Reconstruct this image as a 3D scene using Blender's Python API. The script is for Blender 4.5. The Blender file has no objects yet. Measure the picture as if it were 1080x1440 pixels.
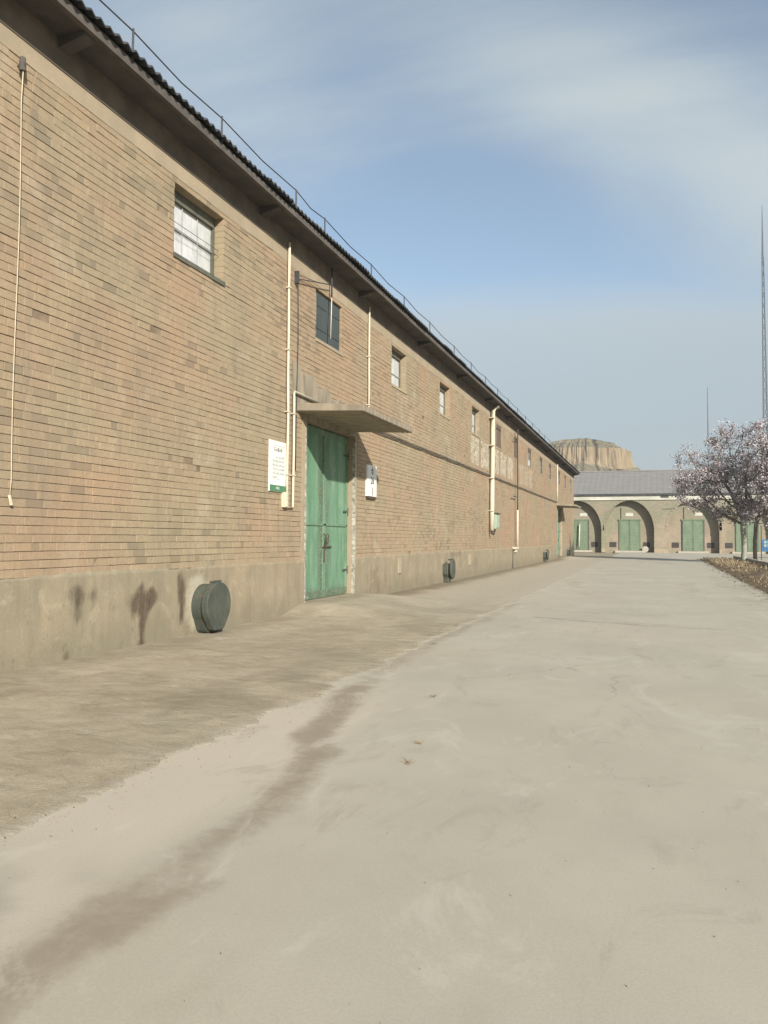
import bpy, math, random
import numpy as np
from mathutils import Vector, Matrix

random.seed(7)
rng = np.random.default_rng(7)
SC = bpy.context.scene
COL = SC.collection
R_ = math.radians

# ------------------------------------------------------------------ camera, sky, sun, exposure
CAM_H = 1.4
YAW, PITCH, ROLL = R_(19.134), R_(1.9276), R_(0.4)
def cam_axes():
    F0 = np.array([-math.sin(YAW), math.cos(YAW), 0]); R0 = np.array([math.cos(YAW), math.sin(YAW), 0]); U0 = np.array([0, 0, 1.0])
    F = F0*math.cos(PITCH) + U0*math.sin(PITCH); U = U0*math.cos(PITCH) - F0*math.sin(PITCH)
    R = R0*math.cos(ROLL) + U*math.sin(ROLL); U = U*math.cos(ROLL) - R0*math.sin(ROLL)
    return R, U/np.linalg.norm(U), F
CR, CU, CF = cam_axes()
cd = bpy.data.cameras.new('camera')
cd.sensor_fit = 'VERTICAL'; cd.sensor_height = 36.0; cd.sensor_width = 27.0; cd.lens = 27.025
cd.clip_start = 0.05; cd.clip_end = 6000
cam = bpy.data.objects.new('camera', cd); COL.objects.link(cam)
cam.matrix_world = Matrix(((CR[0], CU[0], -CF[0], 0), (CR[1], CU[1], -CF[1], 0), (CR[2], CU[2], -CF[2], CAM_H), (0, 0, 0, 1)))
SC.camera = cam

SUN_EL, SUN_AZ = R_(25.0), R_(40.0)           # sun behind the viewer's right shoulder
TO_SUN = Vector((math.sin(SUN_AZ)*math.cos(SUN_EL), -math.cos(SUN_AZ)*math.cos(SUN_EL), math.sin(SUN_EL)))
sd = bpy.data.lights.new('sun', 'SUN'); sd.energy = 4.4; sd.angle = R_(0.9); sd.color = (1.0, 0.945, 0.865)
sun = bpy.data.objects.new('sun', sd); COL.objects.link(sun)
sun.location = (20, -20, 40); sun.rotation_euler = TO_SUN.to_track_quat('Z', 'Y').to_euler()

world = bpy.data.worlds.new('World'); SC.world = world; world.use_nodes = True
def build_world():
    nt = world.node_tree; N = nt.nodes; L = nt.links
    for n in list(N): N.remove(n)
    out = N.new('ShaderNodeOutputWorld'); bg = N.new('ShaderNodeBackground'); bg.inputs['Strength'].default_value = 0.108
    sky = N.new('ShaderNodeTexSky'); sky.sky_type = 'NISHITA'; sky.sun_disc = False
    sky.sun_elevation = SUN_EL; sky.sun_rotation = math.pi - SUN_AZ
    sky.altitude = 900; sky.air_density = 1.0; sky.dust_density = 1.6; sky.ozone_density = 1.0
    tc = N.new('ShaderNodeTexCoord'); sp = N.new('ShaderNodeSeparateXYZ'); L.new(tc.outputs['Generated'], sp.inputs[0])
    def m(op, a, b=None, c=None):
        n = N.new('ShaderNodeMath'); n.operation = op
        for i, v in enumerate((a, b, c)):
            if v is None: continue
            if isinstance(v, (int, float)): n.inputs[i].default_value = v
            else: L.new(v, n.inputs[i])
        return n.outputs[0]
    def ss(x, a, b):
        n = N.new('ShaderNodeMapRange'); n.interpolation_type = 'SMOOTHSTEP'
        L.new(x, n.inputs[0]); n.inputs[1].default_value = a; n.inputs[2].default_value = b
        return n.outputs[0]
    # thin high cloud: stretched noise on a plane overhead
    zz = m('ADD', m('MAXIMUM', sp.outputs['Z'], 0.0), 0.22)
    cx = m('DIVIDE', sp.outputs['X'], zz); cy = m('DIVIDE', sp.outputs['Y'], zz)
    cb = N.new('ShaderNodeCombineXYZ'); L.new(cx, cb.inputs[0]); L.new(cy, cb.inputs[1])
    mp = N.new('ShaderNodeMapping'); L.new(cb.outputs[0], mp.inputs[0])
    mp.inputs['Rotation'].default_value = (0, 0, R_(-28)); mp.inputs['Scale'].default_value = (0.42, 0.85, 1); mp.inputs['Location'].default_value = (4.46, 4.05, 3.1)
    n1 = N.new('ShaderNodeTexNoise'); n1.inputs['Scale'].default_value = 1.35; n1.inputs['Detail'].default_value = 11; n1.inputs['Roughness'].default_value = 0.58; n1.inputs['Distortion'].default_value = 0.9
    L.new(mp.outputs[0], n1.inputs['Vector'])
    # long soft cloud banks (azimuth, elevation, half-widths in degrees, tilt, weight) broken up by the noise
    azi = m('ARCTAN2', sp.outputs['X'], sp.outputs['Y']); ele = m('ARCSINE', sp.outputs['Z'])
    dens = m('MULTIPLY', m('SUBTRACT', n1.outputs['Fac'], 0.5), 1.5)
    for (a0, e0, ra, re, tl, wt) in ((-1.0, 28.5, 17, 5.5, -.40, .62), (-31, 31, 11, 7, -.2, .40), (24, 18, 20, 6, .1, .5), (75, 30, 26, 7, -.2, .6), (-80, 26, 30, 8, .1, .6), (160, 30, 30, 8, .1, .6), (-140, 40, 30, 9, .1, .6)):
        u = m('DIVIDE', m('SUBTRACT', azi, R_(a0)), R_(ra))
        v = m('DIVIDE', m('SUBTRACT', m('SUBTRACT', ele, R_(e0)), m('MULTIPLY', m('SUBTRACT', azi, R_(a0)), tl)), R_(re))
        q = m('ADD', m('MULTIPLY', u, u), m('MULTIPLY', v, v)); bl = m('MULTIPLY', m('POWER', 2.718, m('MULTIPLY', q, -0.8)), wt)
        dens = m('ADD', dens, bl)
    c1 = m('MULTIPLY', ss(dens, 0.0, 0.85), 0.95)
    # veil that thickens towards the horizon, its upper edge uneven
    n2 = N.new('ShaderNodeTexNoise'); n2.inputs['Scale'].default_value = 1.1; n2.inputs['Detail'].default_value = 5; L.new(mp.outputs[0], n2.inputs['Vector'])
    el = m('ADD', sp.outputs['Z'], m('MULTIPLY', m('SUBTRACT', n2.outputs['Fac'], 0.5), 0.22))
    n3 = N.new('ShaderNodeMapRange'); n3.interpolation_type = 'SMOOTHSTEP'; L.new(el, n3.inputs[0])
    n3.inputs[1].default_value = 0.36; n3.inputs[2].default_value = 0.26; n3.inputs[3].default_value = 0; n3.inputs[4].default_value = 0.78
    cl = m('MAXIMUM', m('ADD', m('MULTIPLY', c1, 0.80), 0.14), m('MAXIMUM', n3.outputs[0], m('MULTIPLY', m('SUBTRACT', 1.0, ss(ele, 0.02, 0.24)), 0.95)))
    mix = N.new('ShaderNodeMix'); mix.data_type = 'RGBA'; L.new(cl, mix.inputs[0]); L.new(sky.outputs[0], mix.inputs[6])
    cc = N.new('ShaderNodeMix'); cc.data_type = 'RGBA'; L.new(ss(ele, 0.03, 0.42), cc.inputs[0]); cc.inputs[6].default_value = (2.02, 2.26, 2.58, 1); cc.inputs[7].default_value = (3.45, 3.85, 4.20, 1)
    L.new(cc.outputs[2], mix.inputs[7])
    tint = N.new('ShaderNodeMix'); tint.data_type = 'RGBA'; tint.blend_type = 'MULTIPLY'; tint.inputs[0].default_value = 1
    L.new(mix.outputs[2], tint.inputs[6]); tint.inputs[7].default_value = (1.0, .985, .905, 1)
    L.new(tint.outputs[2], bg.inputs[0]); L.new(bg.outputs[0], out.inputs[0])
build_world()

vs = SC.view_settings
vs.view_transform = 'Standard'; vs.look = 'None'; vs.exposure = 0.77; vs.gamma = 1.0; vs.use_curve_mapping = False
SC.render.engine = 'CYCLES'
SC.cycles.max_bounces = 6; SC.cycles.diffuse_bounces = 3

# ------------------------------------------------------------------ mesh helpers
ORG = {}
class MB:
    """collects shapes in world coordinates and links them as ONE mesh object"""
    def __init__(s): s.v = []; s.f = []; s.t = []
    def add(s, vs, fs, tint=0.5):
        b = len(s.v); s.v += [tuple(map(float, p)) for p in vs]; s.f += [tuple(i+b for i in f) for f in fs]; s.t += [tint]*len(fs); return s
    def box(s, x0, x1, y0, y1, z0, z1, tint=0.5, skip=()):
        V = [(x0,y0,z0),(x1,y0,z0),(x1,y1,z0),(x0,y1,z0),(x0,y0,z1),(x1,y0,z1),(x1,y1,z1),(x0,y1,z1)]
        Fs = {'z0':(0,3,2,1),'z1':(4,5,6,7),'y0':(0,1,5,4),'x1':(1,2,6,5),'y1':(2,3,7,6),'x0':(3,0,4,7)}
        return s.add(V, [Fs[k] for k in Fs if k not in skip], tint)
    def cbox(s, x0, x1, y0, y1, z0, z1, c=0.006, tint=0.5):
        """box whose +x face is chamfered on all four sides"""
        V = [(x0,y0,z0),(x0,y1,z0),(x0,y1,z1),(x0,y0,z1),(x1-c,y0,z0),(x1-c,y1,z0),(x1-c,y1,z1),(x1-c,y0,z1),
             (x1,y0+c,z0+c),(x1,y1-c,z0+c),(x1,y1-c,z1-c),(x1,y0+c,z1-c)]
        Fs = [(8,9,10,11)]
        for i in range(4):
            j = (i+1) % 4; Fs.append((4+i,4+j,8+j,8+i)); Fs.append((i,j,4+j,4+i))
        return s.add(V, Fs, tint)
    def tube(s, pts, r, n=6, tint=0.5, cap=True):
        pts = [np.array(p, float) for p in pts]; k = len(pts); V = []; rr = r if hasattr(r, '__len__') else [r]*k
        for i, p in enumerate(pts):
            d = (pts[min(i+1, k-1)]-pts[max(i-1, 0)]); d = d/(np.linalg.norm(d)+1e-9)
            a = np.array([0, 0, 1.0]) if abs(d[2]) < .8 else np.array([1.0, 0, 0])
            u = np.cross(d, a); u /= np.linalg.norm(u); w = np.cross(d, u)
            for j in range(n):
                t = 2*math.pi*j/n; V.append(p+(u*math.cos(t)+w*math.sin(t))*rr[i])
        Fs = [(i*n+j, i*n+(j+1) % n, (i+1)*n+(j+1) % n, (i+1)*n+j) for i in range(k-1) for j in range(n)]
        if cap: Fs += [tuple(range(n-1, -1, -1)), tuple((k-1)*n+j for j in range(n))]
        return s.add(V, Fs, tint)
    def prism_x(s, prof, x0, x1, tint=0.5):
        """outline in (y, z) extruded along x; outline runs anticlockwise seen from +x"""
        n = len(prof); V = [(x0, y, z) for y, z in prof]+[(x1, y, z) for y, z in prof]
        return s.add(V, [tuple(range(n, 2*n)), tuple(range(n-1, -1, -1))]+[(i, (i+1) % n, n+(i+1) % n, n+i) for i in range(n)], tint)
    def prism_y(s, prof, y0, y1, tint=0.5):
        n = len(prof); V = [(x, y0, z) for x, z in prof]+[(x, y1, z) for x, z in prof]
        return s.add(V, [tuple(range(n)), tuple(range(2*n-1, n-1, -1))]+[((i+1) % n, i, n+i, n+(i+1) % n) for i in range(n)], tint)
    def build(s, name, mat, parent=None, smooth=False, org=None, attrs=None):
        o0 = np.array(ORG[parent.name] if parent is not None else (org if org is not None else (0, 0, 0)), float)
        me = bpy.data.meshes.new(name)
        V = (np.array(s.v, float)-o0) if len(s.v) else np.zeros((0, 3))
        me.from_pydata(V.tolist(), [], s.f); me.materials.append(mat)
        a = me.attributes.new('tint', 'FLOAT', 'FACE'); a.data.foreach_set('value', np.array(s.t, np.float32))
        for k, vals in (attrs or {}).items():
            a = me.attributes.new(k, 'FLOAT', 'POINT'); a.data.foreach_set('value', np.asarray(vals, np.float32))
        if smooth: me.polygons.foreach_set('use_smooth', [True]*len(me.polygons))
        me.update()
        o = bpy.data.objects.new(name, me); COL.objects.link(o); ORG[o.name] = tuple(o0)
        if parent is not None: o.parent = parent
        else: o.location = o0
        return o
def tag(o, label=None, cat=None, group=None, kind=None):
    if label: o['label'] = label
    if cat: o['category'] = cat
    if group: o['group'] = group
    if kind: o['kind'] = kind
    return o
def thing(name, loc, label, cat, group=None):
    o = bpy.data.objects.new(name, None); COL.objects.link(o); o.location = loc; o.empty_display_size = .3; ORG[o.name] = tuple(loc)
    return tag(o, label, cat, group)

# value noise for numpy
def vnoise(x, y, seed=0):
    x = np.asarray(x, float); y = np.asarray(y, float); xi = np.floor(x).astype(np.int64); yi = np.floor(y).astype(np.int64); fx = x-xi; fy = y-yi
    fx = fx*fx*(3-2*fx); fy = fy*fy*(3-2*fy)
    def hh(a, b):
        n = (a*374761393+b*668265263+seed*1442695041) & 0xffffffff
        n = ((n ^ (n >> 13))*1274126177) & 0xffffffff
        return ((n ^ (n >> 16)) & 0xffff)/65535.0
    return (hh(xi, yi)*(1-fx)+hh(xi+1, yi)*fx)*(1-fy)+(hh(xi, yi+1)*(1-fx)+hh(xi+1, yi+1)*fx)*fy
def fbm(x, y, seed=0, o=4):
    s = 0; a = .5; t = 0
    for i in range(o): s = s+a*vnoise(np.asarray(x)*2**i, np.asarray(y)*2**i, seed+i*17); t += a; a *= .5
    return s/t
def sstep(x, a, b):
    t = np.clip((np.asarray(x, float)-a)/(b-a), 0, 1); return t*t*(3-2*t)

# ------------------------------------------------------------------ materials
class G:
    """small node-graph helper"""
    def __init__(s, name):
        s.m = bpy.data.materials.new(name); s.m.use_nodes = True; s.nt = s.m.node_tree; s.N = s.nt.nodes; s.L = s.nt.links
        s.b = s.N['Principled BSDF']; s.b.inputs['Roughness'].default_value = .9; s.b.inputs['Specular IOR Level'].default_value = .25
        s.pos = s.N.new('ShaderNodeNewGeometry').outputs['Position']
    def noise(s, scale, detail=4, rough=.55, sc=(1, 1, 1), off=(0, 0, 0), dist=0):
        mp = s.N.new('ShaderNodeMapping'); s.L.new(s.pos, mp.inputs[0]); mp.inputs['Scale'].default_value = sc; mp.inputs['Location'].default_value = off
        n = s.N.new('ShaderNodeTexNoise'); n.inputs['Scale'].default_value = scale; n.inputs['Detail'].default_value = detail; n.inputs['Roughness'].default_value = rough; n.inputs['Distortion'].default_value = dist
        s.L.new(mp.outputs[0], n.inputs['Vector']); return n.outputs['Fac']
    def attr(s, name):
        n = s.N.new('ShaderNodeAttribute'); n.attribute_name = name; return n.outputs['Fac']
    def rng(s, x, a, b, c=0., d=1.):
        n = s.N.new('ShaderNodeMapRange'); n.interpolation_type = 'SMOOTHSTEP'; s.L.new(x, n.inputs[0])
        for i, v in enumerate((a, b, c, d)): n.inputs[i+1].default_value = v
        return n.outputs[0]
    def math(s, op, a, b):
        n = s.N.new('ShaderNodeMath'); n.operation = op
        for i, v in enumerate((a, b)):
            if isinstance(v, (int, float)): n.inputs[i].default_value = v
            else: s.L.new(v, n.inputs[i])
        return n.outputs[0]
    def mix(s, f, a, b, mode='MIX'):
        n = s.N.new('ShaderNodeMix'); n.data_type = 'RGBA'; n.blend_type = mode
        if isinstance(f, (int, float)): n.inputs[0].default_value = f
        else: s.L.new(f, n.inputs[0])
        for i, v in ((6, a), (7, b)):
            if isinstance(v, tuple): n.inputs[i].default_value = (*v, 1)
            else: s.L.new(v, n.inputs[i])
        return n.outputs[2]
    def ramp(s, x, stops):
        n = s.N.new('ShaderNodeValToRGB'); e = n.color_ramp.elements
        while len(e) < len(stops): e.new(.5)
        for el, (p, c) in zip(e, stops): el.position = p; el.color = (*c, 1)
        s.L.new(x, n.inputs[0]); return n.outputs[0]
    def z(s):
        n = s.N.new('ShaderNodeSeparateXYZ'); s.L.new(s.pos, n.inputs[0]); return n.outputs
    def bump(s, h, strength=.3, dist=.01):
        n = s.N.new('ShaderNodeBump'); n.inputs['Strength'].default_value = strength; n.inputs['Distance'].default_value = dist
        s.L.new(h, n.inputs['Height']); s.L.new(n.outputs[0], s.b.inputs['Normal'])
    def done(s, col, rough=None, spec=None, metal=None):
        if isinstance(col, tuple): s.b.inputs['Base Color'].default_value = (*col, 1)
        else: s.L.new(col, s.b.inputs['Base Color'])
        if rough is not None: s.b.inputs['Roughness'].default_value = rough
        if spec is not None: s.b.inputs['Specular IOR Level'].default_value = spec
        if metal is not None: s.b.inputs['Metallic'].default_value = metal
        return s.m
def simple(name, c1, c2, scale=6, rough=.85, sc=(1, 1, 1), bump=.15, fine=60, spec=.25):
    g = G(name); n = g.noise(scale, 5, .6, sc); f = g.noise(fine, 3, .6)
    c = g.mix(g.rng(n, .3, .7), c1, c2); c = g.mix(g.rng(f, .25, .75, 0, .25), c, tuple(v*.6 for v in c1))
    if bump: g.bump(f, bump, .004)
    return g.done(c, rough, spec)

def mat_brick():
    g = G('brick'); t = g.attr('tint'); p = g.attr('paint')
    c = g.ramp(t, [(0, (.215, .175, .13)), (.22, (.265, .212, .145)), (.5, (.330, .256, .172)), (.78, (.352, .272, .182)), (1, (.38, .30, .20))])
    hue = g.noise(.42, 3, .55, (1, 1, 1.5))
    c = g.mix(.9, c, g.ramp(hue, [(0, (.90, 1.0, .98)), (.40, (.95, 1.0, .95)), (.54, (1.04, .975, .93)), (.72, (1.07, .93, .85)), (1, (1.08, .91, .83))]), 'MULTIPLY')
    big = g.noise(1.1, 5, .6, (1, 1.4, .6), (3, 1, 0)); c = g.mix(g.rng(big, .46, .74, 0, .42), c, (.215, .185, .135))
    pale = g.noise(2.3, 5, .6, (1, 1, 1), (9, 4, 2)); c = g.mix(g.rng(pale, .56, .8, 0, .45), c, (.40, .32, .22))
    f = g.noise(34, 6, .72); c = g.mix(g.rng(f, .3, .72, 0, .5), c, (.205, .16, .11)); wb = g.noise(.8, 6, .7, (1, 1, .8), (6, 1, 7), .7); c = g.mix(g.rng(wb, .55, .68, 0, .35), c, (.42, .36, .265)); rs = g.noise(4, 5, .7, (1, 1, .06), (1, 8, 0)); c = g.mix(g.rng(rs, .56, .72, 0, .35), c, (.17, .14, .10))
    st = g.noise(9, 4, .6, (1, 1, .12), (0, 5, 0)); c = g.mix(g.rng(st, .5, .8, 0, .35), c, (.19, .165, .125))
    wn = g.noise(5, 4, .7); c = g.mix(g.math('MULTIPLY', p, g.rng(wn, .30, .62)), c, (.45, .41, .32))
    g.bump(f, .45, .006); return g.done(c, .95, .15)
M = {}
M['brick'] = mat_brick()
def mat_wall():
    g = G('mortar'); n = g.noise(3, 5, .6); c = g.mix(g.rng(n, .3, .7), (.15, .115, .08), (.27, .205, .138)); return g.done(c, .98, .1)
M['mortar'] = mat_wall()
def mat_plinth():
    g = G('render_plinth'); s_ = g.attr('stain'); pl = g.attr('pale')
    n = g.noise(2.2, 6, .62, (1, 1, .7)); c = g.mix(g.rng(n, .3, .72), (.248, .213, .145), (.315, .264, .182))
    d = g.noise(7, 4, .6, (1, 1, .10)); c = g.mix(g.rng(d, .46, .74, 0, .6), c, (.20, .175, .125)); bl = g.noise(3.3, 6, .7, off=(1, 1, 8), dist=.8); c = g.mix(g.rng(bl, .52, .68, 0, .55), c, (.40, .34, .245))
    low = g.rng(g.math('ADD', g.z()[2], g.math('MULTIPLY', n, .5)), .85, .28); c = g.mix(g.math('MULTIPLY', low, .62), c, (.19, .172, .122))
    hue = g.noise(.5, 2, .5, off=(4, 2, 0)); c = g.mix(.8, c, g.ramp(hue, [(0, (.95, 1.0, .95)), (.5, (1, 1, 1)), (1, (1.06, .94, .9))]), 'MULTIPLY')
    c = g.mix(pl, c, (.42, .385, .29)); k1 = g.noise(13, 6, .75, (1, 1, .16)); k2 = g.noise(26, 5, .7)
    sf = g.rng(g.math('ADD', s_, g.math('ADD', g.math('MULTIPLY', g.math('SUBTRACT', k1, .5), 1.1), g.math('MULTIPLY', g.math('SUBTRACT', k2, .5), .6))), .05, 1.15)
    c = g.mix(g.math('MULTIPLY', sf, g.rng(s_, .0, .3)), c, (.070, .052, .036))
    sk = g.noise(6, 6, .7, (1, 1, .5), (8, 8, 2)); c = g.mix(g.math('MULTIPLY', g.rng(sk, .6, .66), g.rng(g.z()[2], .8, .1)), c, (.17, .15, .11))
    f = g.noise(45, 5, .7); c = g.mix(g.rng(f, .35, .75, 0, .35), c, (.17, .14, .10)); g.bump(f, .45, .008); return g.done(c, .95, .15)
M['plinth'] = mat_plinth()
M['cement'] = simple('cement', (.30, .25, .175), (.37, .30, .205), 2.2, .95, bump=.3)
M['canopy'] = simple('canopy_concrete', (.20, .172, .128), (.34, .29, .21), 4, .95, (1, 1.6, .35), .3, 50)
M['soffit'] = simple('soffit_board', (.070, .066, .062), (.105, .097, .088), 2, .95)
M['fascia'] = simple('fascia', (.085, .076, .068), (.13, .115, .10), 4, .9)
M['eave_shade'] = simple('eave_shade_brown', (.095, .080, .062), (.15, .125, .095), 2.5, .95)  # dark brown that stands for the shaded wall under the eaves
M['roofdark'] = simple('corrugated_sheet', (.045, .05, .055), (.085, .088, .09), 3, .85)
M['roofgrey'] = simple('far_roof', (.20, .192, .18), (.238, .228, .214), .6, .9, (1, 4, 1))
M['steel'] = simple('dark_steel', (.04, .042, .045), (.07, .07, .07), 8, .6)
M['cream'] = simple('cream_pipe', (.52, .465, .345), (.64, .575, .44), 5, .6, (1, 1, .4), .1)
M['cable'] = simple('weathered_cable', (.26, .23, .175), (.36, .32, .25), 3, .7)
M['rope'] = simple('pale_cord', (.50, .43, .30), (.6, .52, .38), 20, .9)
M['white'] = simple('sign_white', (.70, .68, .62), (.76, .74, .69), 3, .5, bump=.03)
M['ink'] = simple('sign_ink', (.05, .055, .05), (.09, .09, .085), 30, .6, bump=0)
M['greyink'] = simple('notice_ink', (.16, .20, .17), (.3, .33, .29), 40, .6, bump=0)
M['signgreen'] = simple('sign_green', (.07, .19, .10), (.10, .24, .13), 10, .5, bump=0)
def mat_vent():
    g = G('vent_paint'); n = g.noise(5, 5, .65); c = g.mix(g.rng(n, .3, .7), (.052, .062, .050), (.078, .086, .066)); r = g.noise(9, 6, .72, off=(2, 5, 1)); c = g.mix(g.rng(r, .56, .68, 0, .75), c, (.12, .075, .045))
    d = g.noise(16, 5, .7, (1, 1, .2)); c = g.mix(g.rng(d, .55, .75, 0, .4), c, (.15, .15, .12)); g.bump(n, .2, .006); return g.done(c, .6, .3)
M['ventgrey'] = mat_vent()
M['frame'] = simple('window_frame', (.085, .09, .068), (.14, .135, .105), 6, .8)
M['bar'] = simple('glazing_bar', (.30, .31, .29), (.40, .40, .38), 6, .8)
M['shutter'] = simple('shutter_paint', (.050, .062, .062), (.075, .088, .085), 3, .6, (1, 6, .5))
M['wood'] = simple('shutter_wood', (.10, .075, .06), (.17, .13, .10), 4, .8, (1, 8, .5))
M['meter'] = simple('meter_paint', (.28, .36, .27), (.36, .42, .33), 4, .6)
M['rust'] = simple('rust', (.055, .045, .032), (.10, .075, .05), 20, .9)
M['flake'] = simple('flaking_paint', (.17, .16, .12), (.55, .52, .43), 16, .9)
M['kerb'] = simple('kerb_concrete', (.36, .33, .27), (.44, .41, .33), 4, .95)
M['bark'] = simple('bark', (.12, .10, .08), (.20, .17, .135), 9, .95, (1, 1, .3), .5, 40)
M['bark_pale'] = simple('pale_bark', (.22, .23, .18), (.30, .30, .24), 7, .95, (1, 1, .3), .4, 40)
M['blue'] = simple('blue_board', (.04, .12, .24), (.06, .16, .29), 2, .5)
M['tower'] = simple('galvanised', (.10, .115, .13), (.15, .165, .18), 5, .6)
def mat_glass():
    g = G('dusty_pane'); n = g.noise(3.2, 5, .65, (1, 1, .6), dist=.6); d = g.noise(12, 4, .6, (1, 1, .15)); t = g.attr('tint')
    c = g.mix(g.rng(n, .3, .7), (.43, .44, .43), (.62, .61, .60)); c = g.mix(g.rng(d, .45, .8, 0, .6), c, (.34, .345, .33))
    c = g.mix(g.math('MULTIPLY', t, .6), c, (.44, .49, .46)); return g.done(c, .22, .5)
M['pane'] = mat_glass()
M['darkpane'] = simple('dark_pane', (.045, .04, .035), (.09, .08, .07), 4, .85, bump=0, spec=.08)
def mat_door(name, a, b, faded):
    g = G(name); w = g.attr('wear')
    n = g.noise(1.6, 5, .6, (1, 2.2, .55), dist=.4); c = g.mix(g.rng(n, .3, .7), a, b)
    d = g.noise(7, 5, .65, (1, 1, .12)); c = g.mix(g.rng(d, .42, .70, 0, .6), c, faded); pw = g.noise(2.6, 6, .7, (1, 1, .8), (4, 9, 3), .8); c = g.mix(g.rng(pw, .54, .66, 0, .5), c, faded); d2 = g.noise(5, 5, .65, (1, 1, .10), (3, 3, 1)); c = g.mix(g.rng(d2, .5, .74, 0, .35), c, tuple(v*.55 for v in a))
    k = g.noise(2.2, 4, .6, (1, 1, .6), (5, 5, 5)); c = g.mix(g.rng(k, .60, .78, 0, .4), c, (.20, .25, .10))
    f = g.noise(38, 5, .75); wf = g.math('MULTIPLY', w, g.rng(f, .30, .55)); c = g.mix(wf, c, (.095, .10, .065))
    f2 = g.noise(22, 4, .7, off=(2, 7, 1)); c = g.mix(g.math('MULTIPLY', w, g.rng(f2, .6, .68)), c, (.55, .56, .46))
    g.bump(f, .25, .004); return g.done(c, .75, .3)
M['door'] = mat_door('green_door_paint', (.095, .215, .128), (.14, .275, .172), (.25, .345, .24))
M['fardoor'] = mat_door('faded_green_paint', (.115, .175, .105), (.165, .225, .145), (.21, .26, .18))
def mat_road():
    g = G('concrete_road'); s_ = g.attr('stain'); l = g.attr('light'); w = g.attr('wet')
    n = g.noise(.55, 6, .6); c = g.mix(g.rng(n, .3, .7), (.388, .358, .285), (.440, .406, .322))
    h2 = g.noise(.28, 3, .5, off=(3, 8, 0)); c = g.mix(.9, c, g.ramp(h2, [(0, (.95, 1, .97)), (.5, (1, 1, 1)), (1, (1.05, .98, .92))]), 'MULTIPLY')
    b = g.noise(3.2, 5, .62, (1, .5, 1)); c = g.mix(g.rng(b, .52, .8, 0, .30), c, (.30, .268, .202))
    c = g.mix(g.math('MULTIPLY', l, .95), c, (.50, .445, .36))
    c = g.mix(g.math('MULTIPLY', w, .75), c, (.27, .26, .205))
    e1 = g.noise(4.5, 7, .72, dist=.7); e2 = g.noise(16, 5, .7)
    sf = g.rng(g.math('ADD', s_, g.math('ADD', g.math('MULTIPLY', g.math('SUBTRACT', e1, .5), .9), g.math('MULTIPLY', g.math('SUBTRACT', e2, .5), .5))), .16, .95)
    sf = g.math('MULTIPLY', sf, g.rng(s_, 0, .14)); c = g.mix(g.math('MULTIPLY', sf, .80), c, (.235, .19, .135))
    sp = g.noise(26, 3, .8); c = g.mix(g.rng(sp, .66, .76, 0, .35), c, (.20, .18, .14))
    f = g.noise(90, 4, .7); c = g.mix(g.rng(f, .3, .75, 0, .25), c, (.25, .22, .165)); 
    vz = g.N.new('ShaderNodeTexVoronoi'); vz.feature = 'DISTANCE_TO_EDGE'; vz.inputs['Scale'].default_value = .34
    wv = g.N.new('ShaderNodeVectorMath'); wv.operation = 'ADD'; nn = g.N.new('ShaderNodeTexNoise'); nn.inputs['Scale'].default_value = 1.6; nn.inputs['Detail'].default_value = 6; g.L.new(g.pos, nn.inputs['Vector'])
    g.L.new(g.pos, wv.inputs[0]); g.L.new(nn.outputs['Color'], wv.inputs[1]); g.L.new(wv.outputs[0], vz.inputs['Vector'])
    ck = g.math('MULTIPLY', g.rng(vz.outputs['Distance'], .006, .001), g.rng(g.noise(.35, 3, .5, off=(5, 1, 0)), .48, .62)); c = g.mix(g.math('MULTIPLY', ck, .32), c, (.16, .14, .105))
    pa = g.noise(1.4, 6, .72, (1, .45, 1), (2, 6, 0), 1.2); c = g.mix(g.rng(pa, .54, .66, 0, .42), c, (.49, .46, .375)); pb = g.noise(2.1, 6, .7, (1, .5, 1), (7, 3, 0), 1.0); c = g.mix(g.rng(pb, .55, .70, 0, .42), c, (.30, .27, .205))
    g.bump(f, .12, .003); return g.done(c, .92, .2)
M['road'] = mat_road()
def mat_apron():
    g = G('worn_apron'); s_ = g.attr('stain'); e = g.attr('edge')
    n = g.noise(1.0, 6, .65); c = g.mix(g.rng(n, .28, .72), (.345, .297, .21), (.455, .398, .295))
    b = g.noise(4.0, 7, .72, (.6, 1, 1), dist=.8); c = g.mix(g.rng(b, .45, .72, 0, .55), c, (.235, .20, .135))
    p = g.noise(5.5, 6, .7, (.5, 1.2, 1), (3, 3, 0), .5); c = g.mix(g.rng(p, .54, .68, 0, .7), c, (.49, .44, .345))
    gr = g.noise(.7, 4, .6, off=(7, 2, 0)); c = g.mix(g.rng(gr, .5, .7, 0, .35), c, (.225, .225, .155))
    sm = g.noise(1.2, 2, .5, off=(1, 6, 0))
    c = g.mix(g.math('MULTIPLY', s_, .8), c, (.155, .125, .080))
    c = g.mix(g.math('MULTIPLY', e, .88), c, (.43, .388, .305))
    sp = g.noise(30, 4, .8); c = g.mix(g.rng(sp, .60, .72, 0, .6), c, (.15, .125, .085))
    sp2 = g.noise(24, 4, .8, off=(4, 0, 9)); c = g.mix(g.rng(sp2, .66, .74, 0, .8), c, (.50, .46, .38))
    f = g.noise(60, 5, .75); c = g.mix(g.rng(f, .3, .75, 0, .35), c, (.18, .15, .10)); g.bump(g.math('ADD', f, g.math('MULTIPLY', b, 2.0)), .7, .012); return g.done(c, .95, .15)
M['apron'] = mat_apron()
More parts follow.
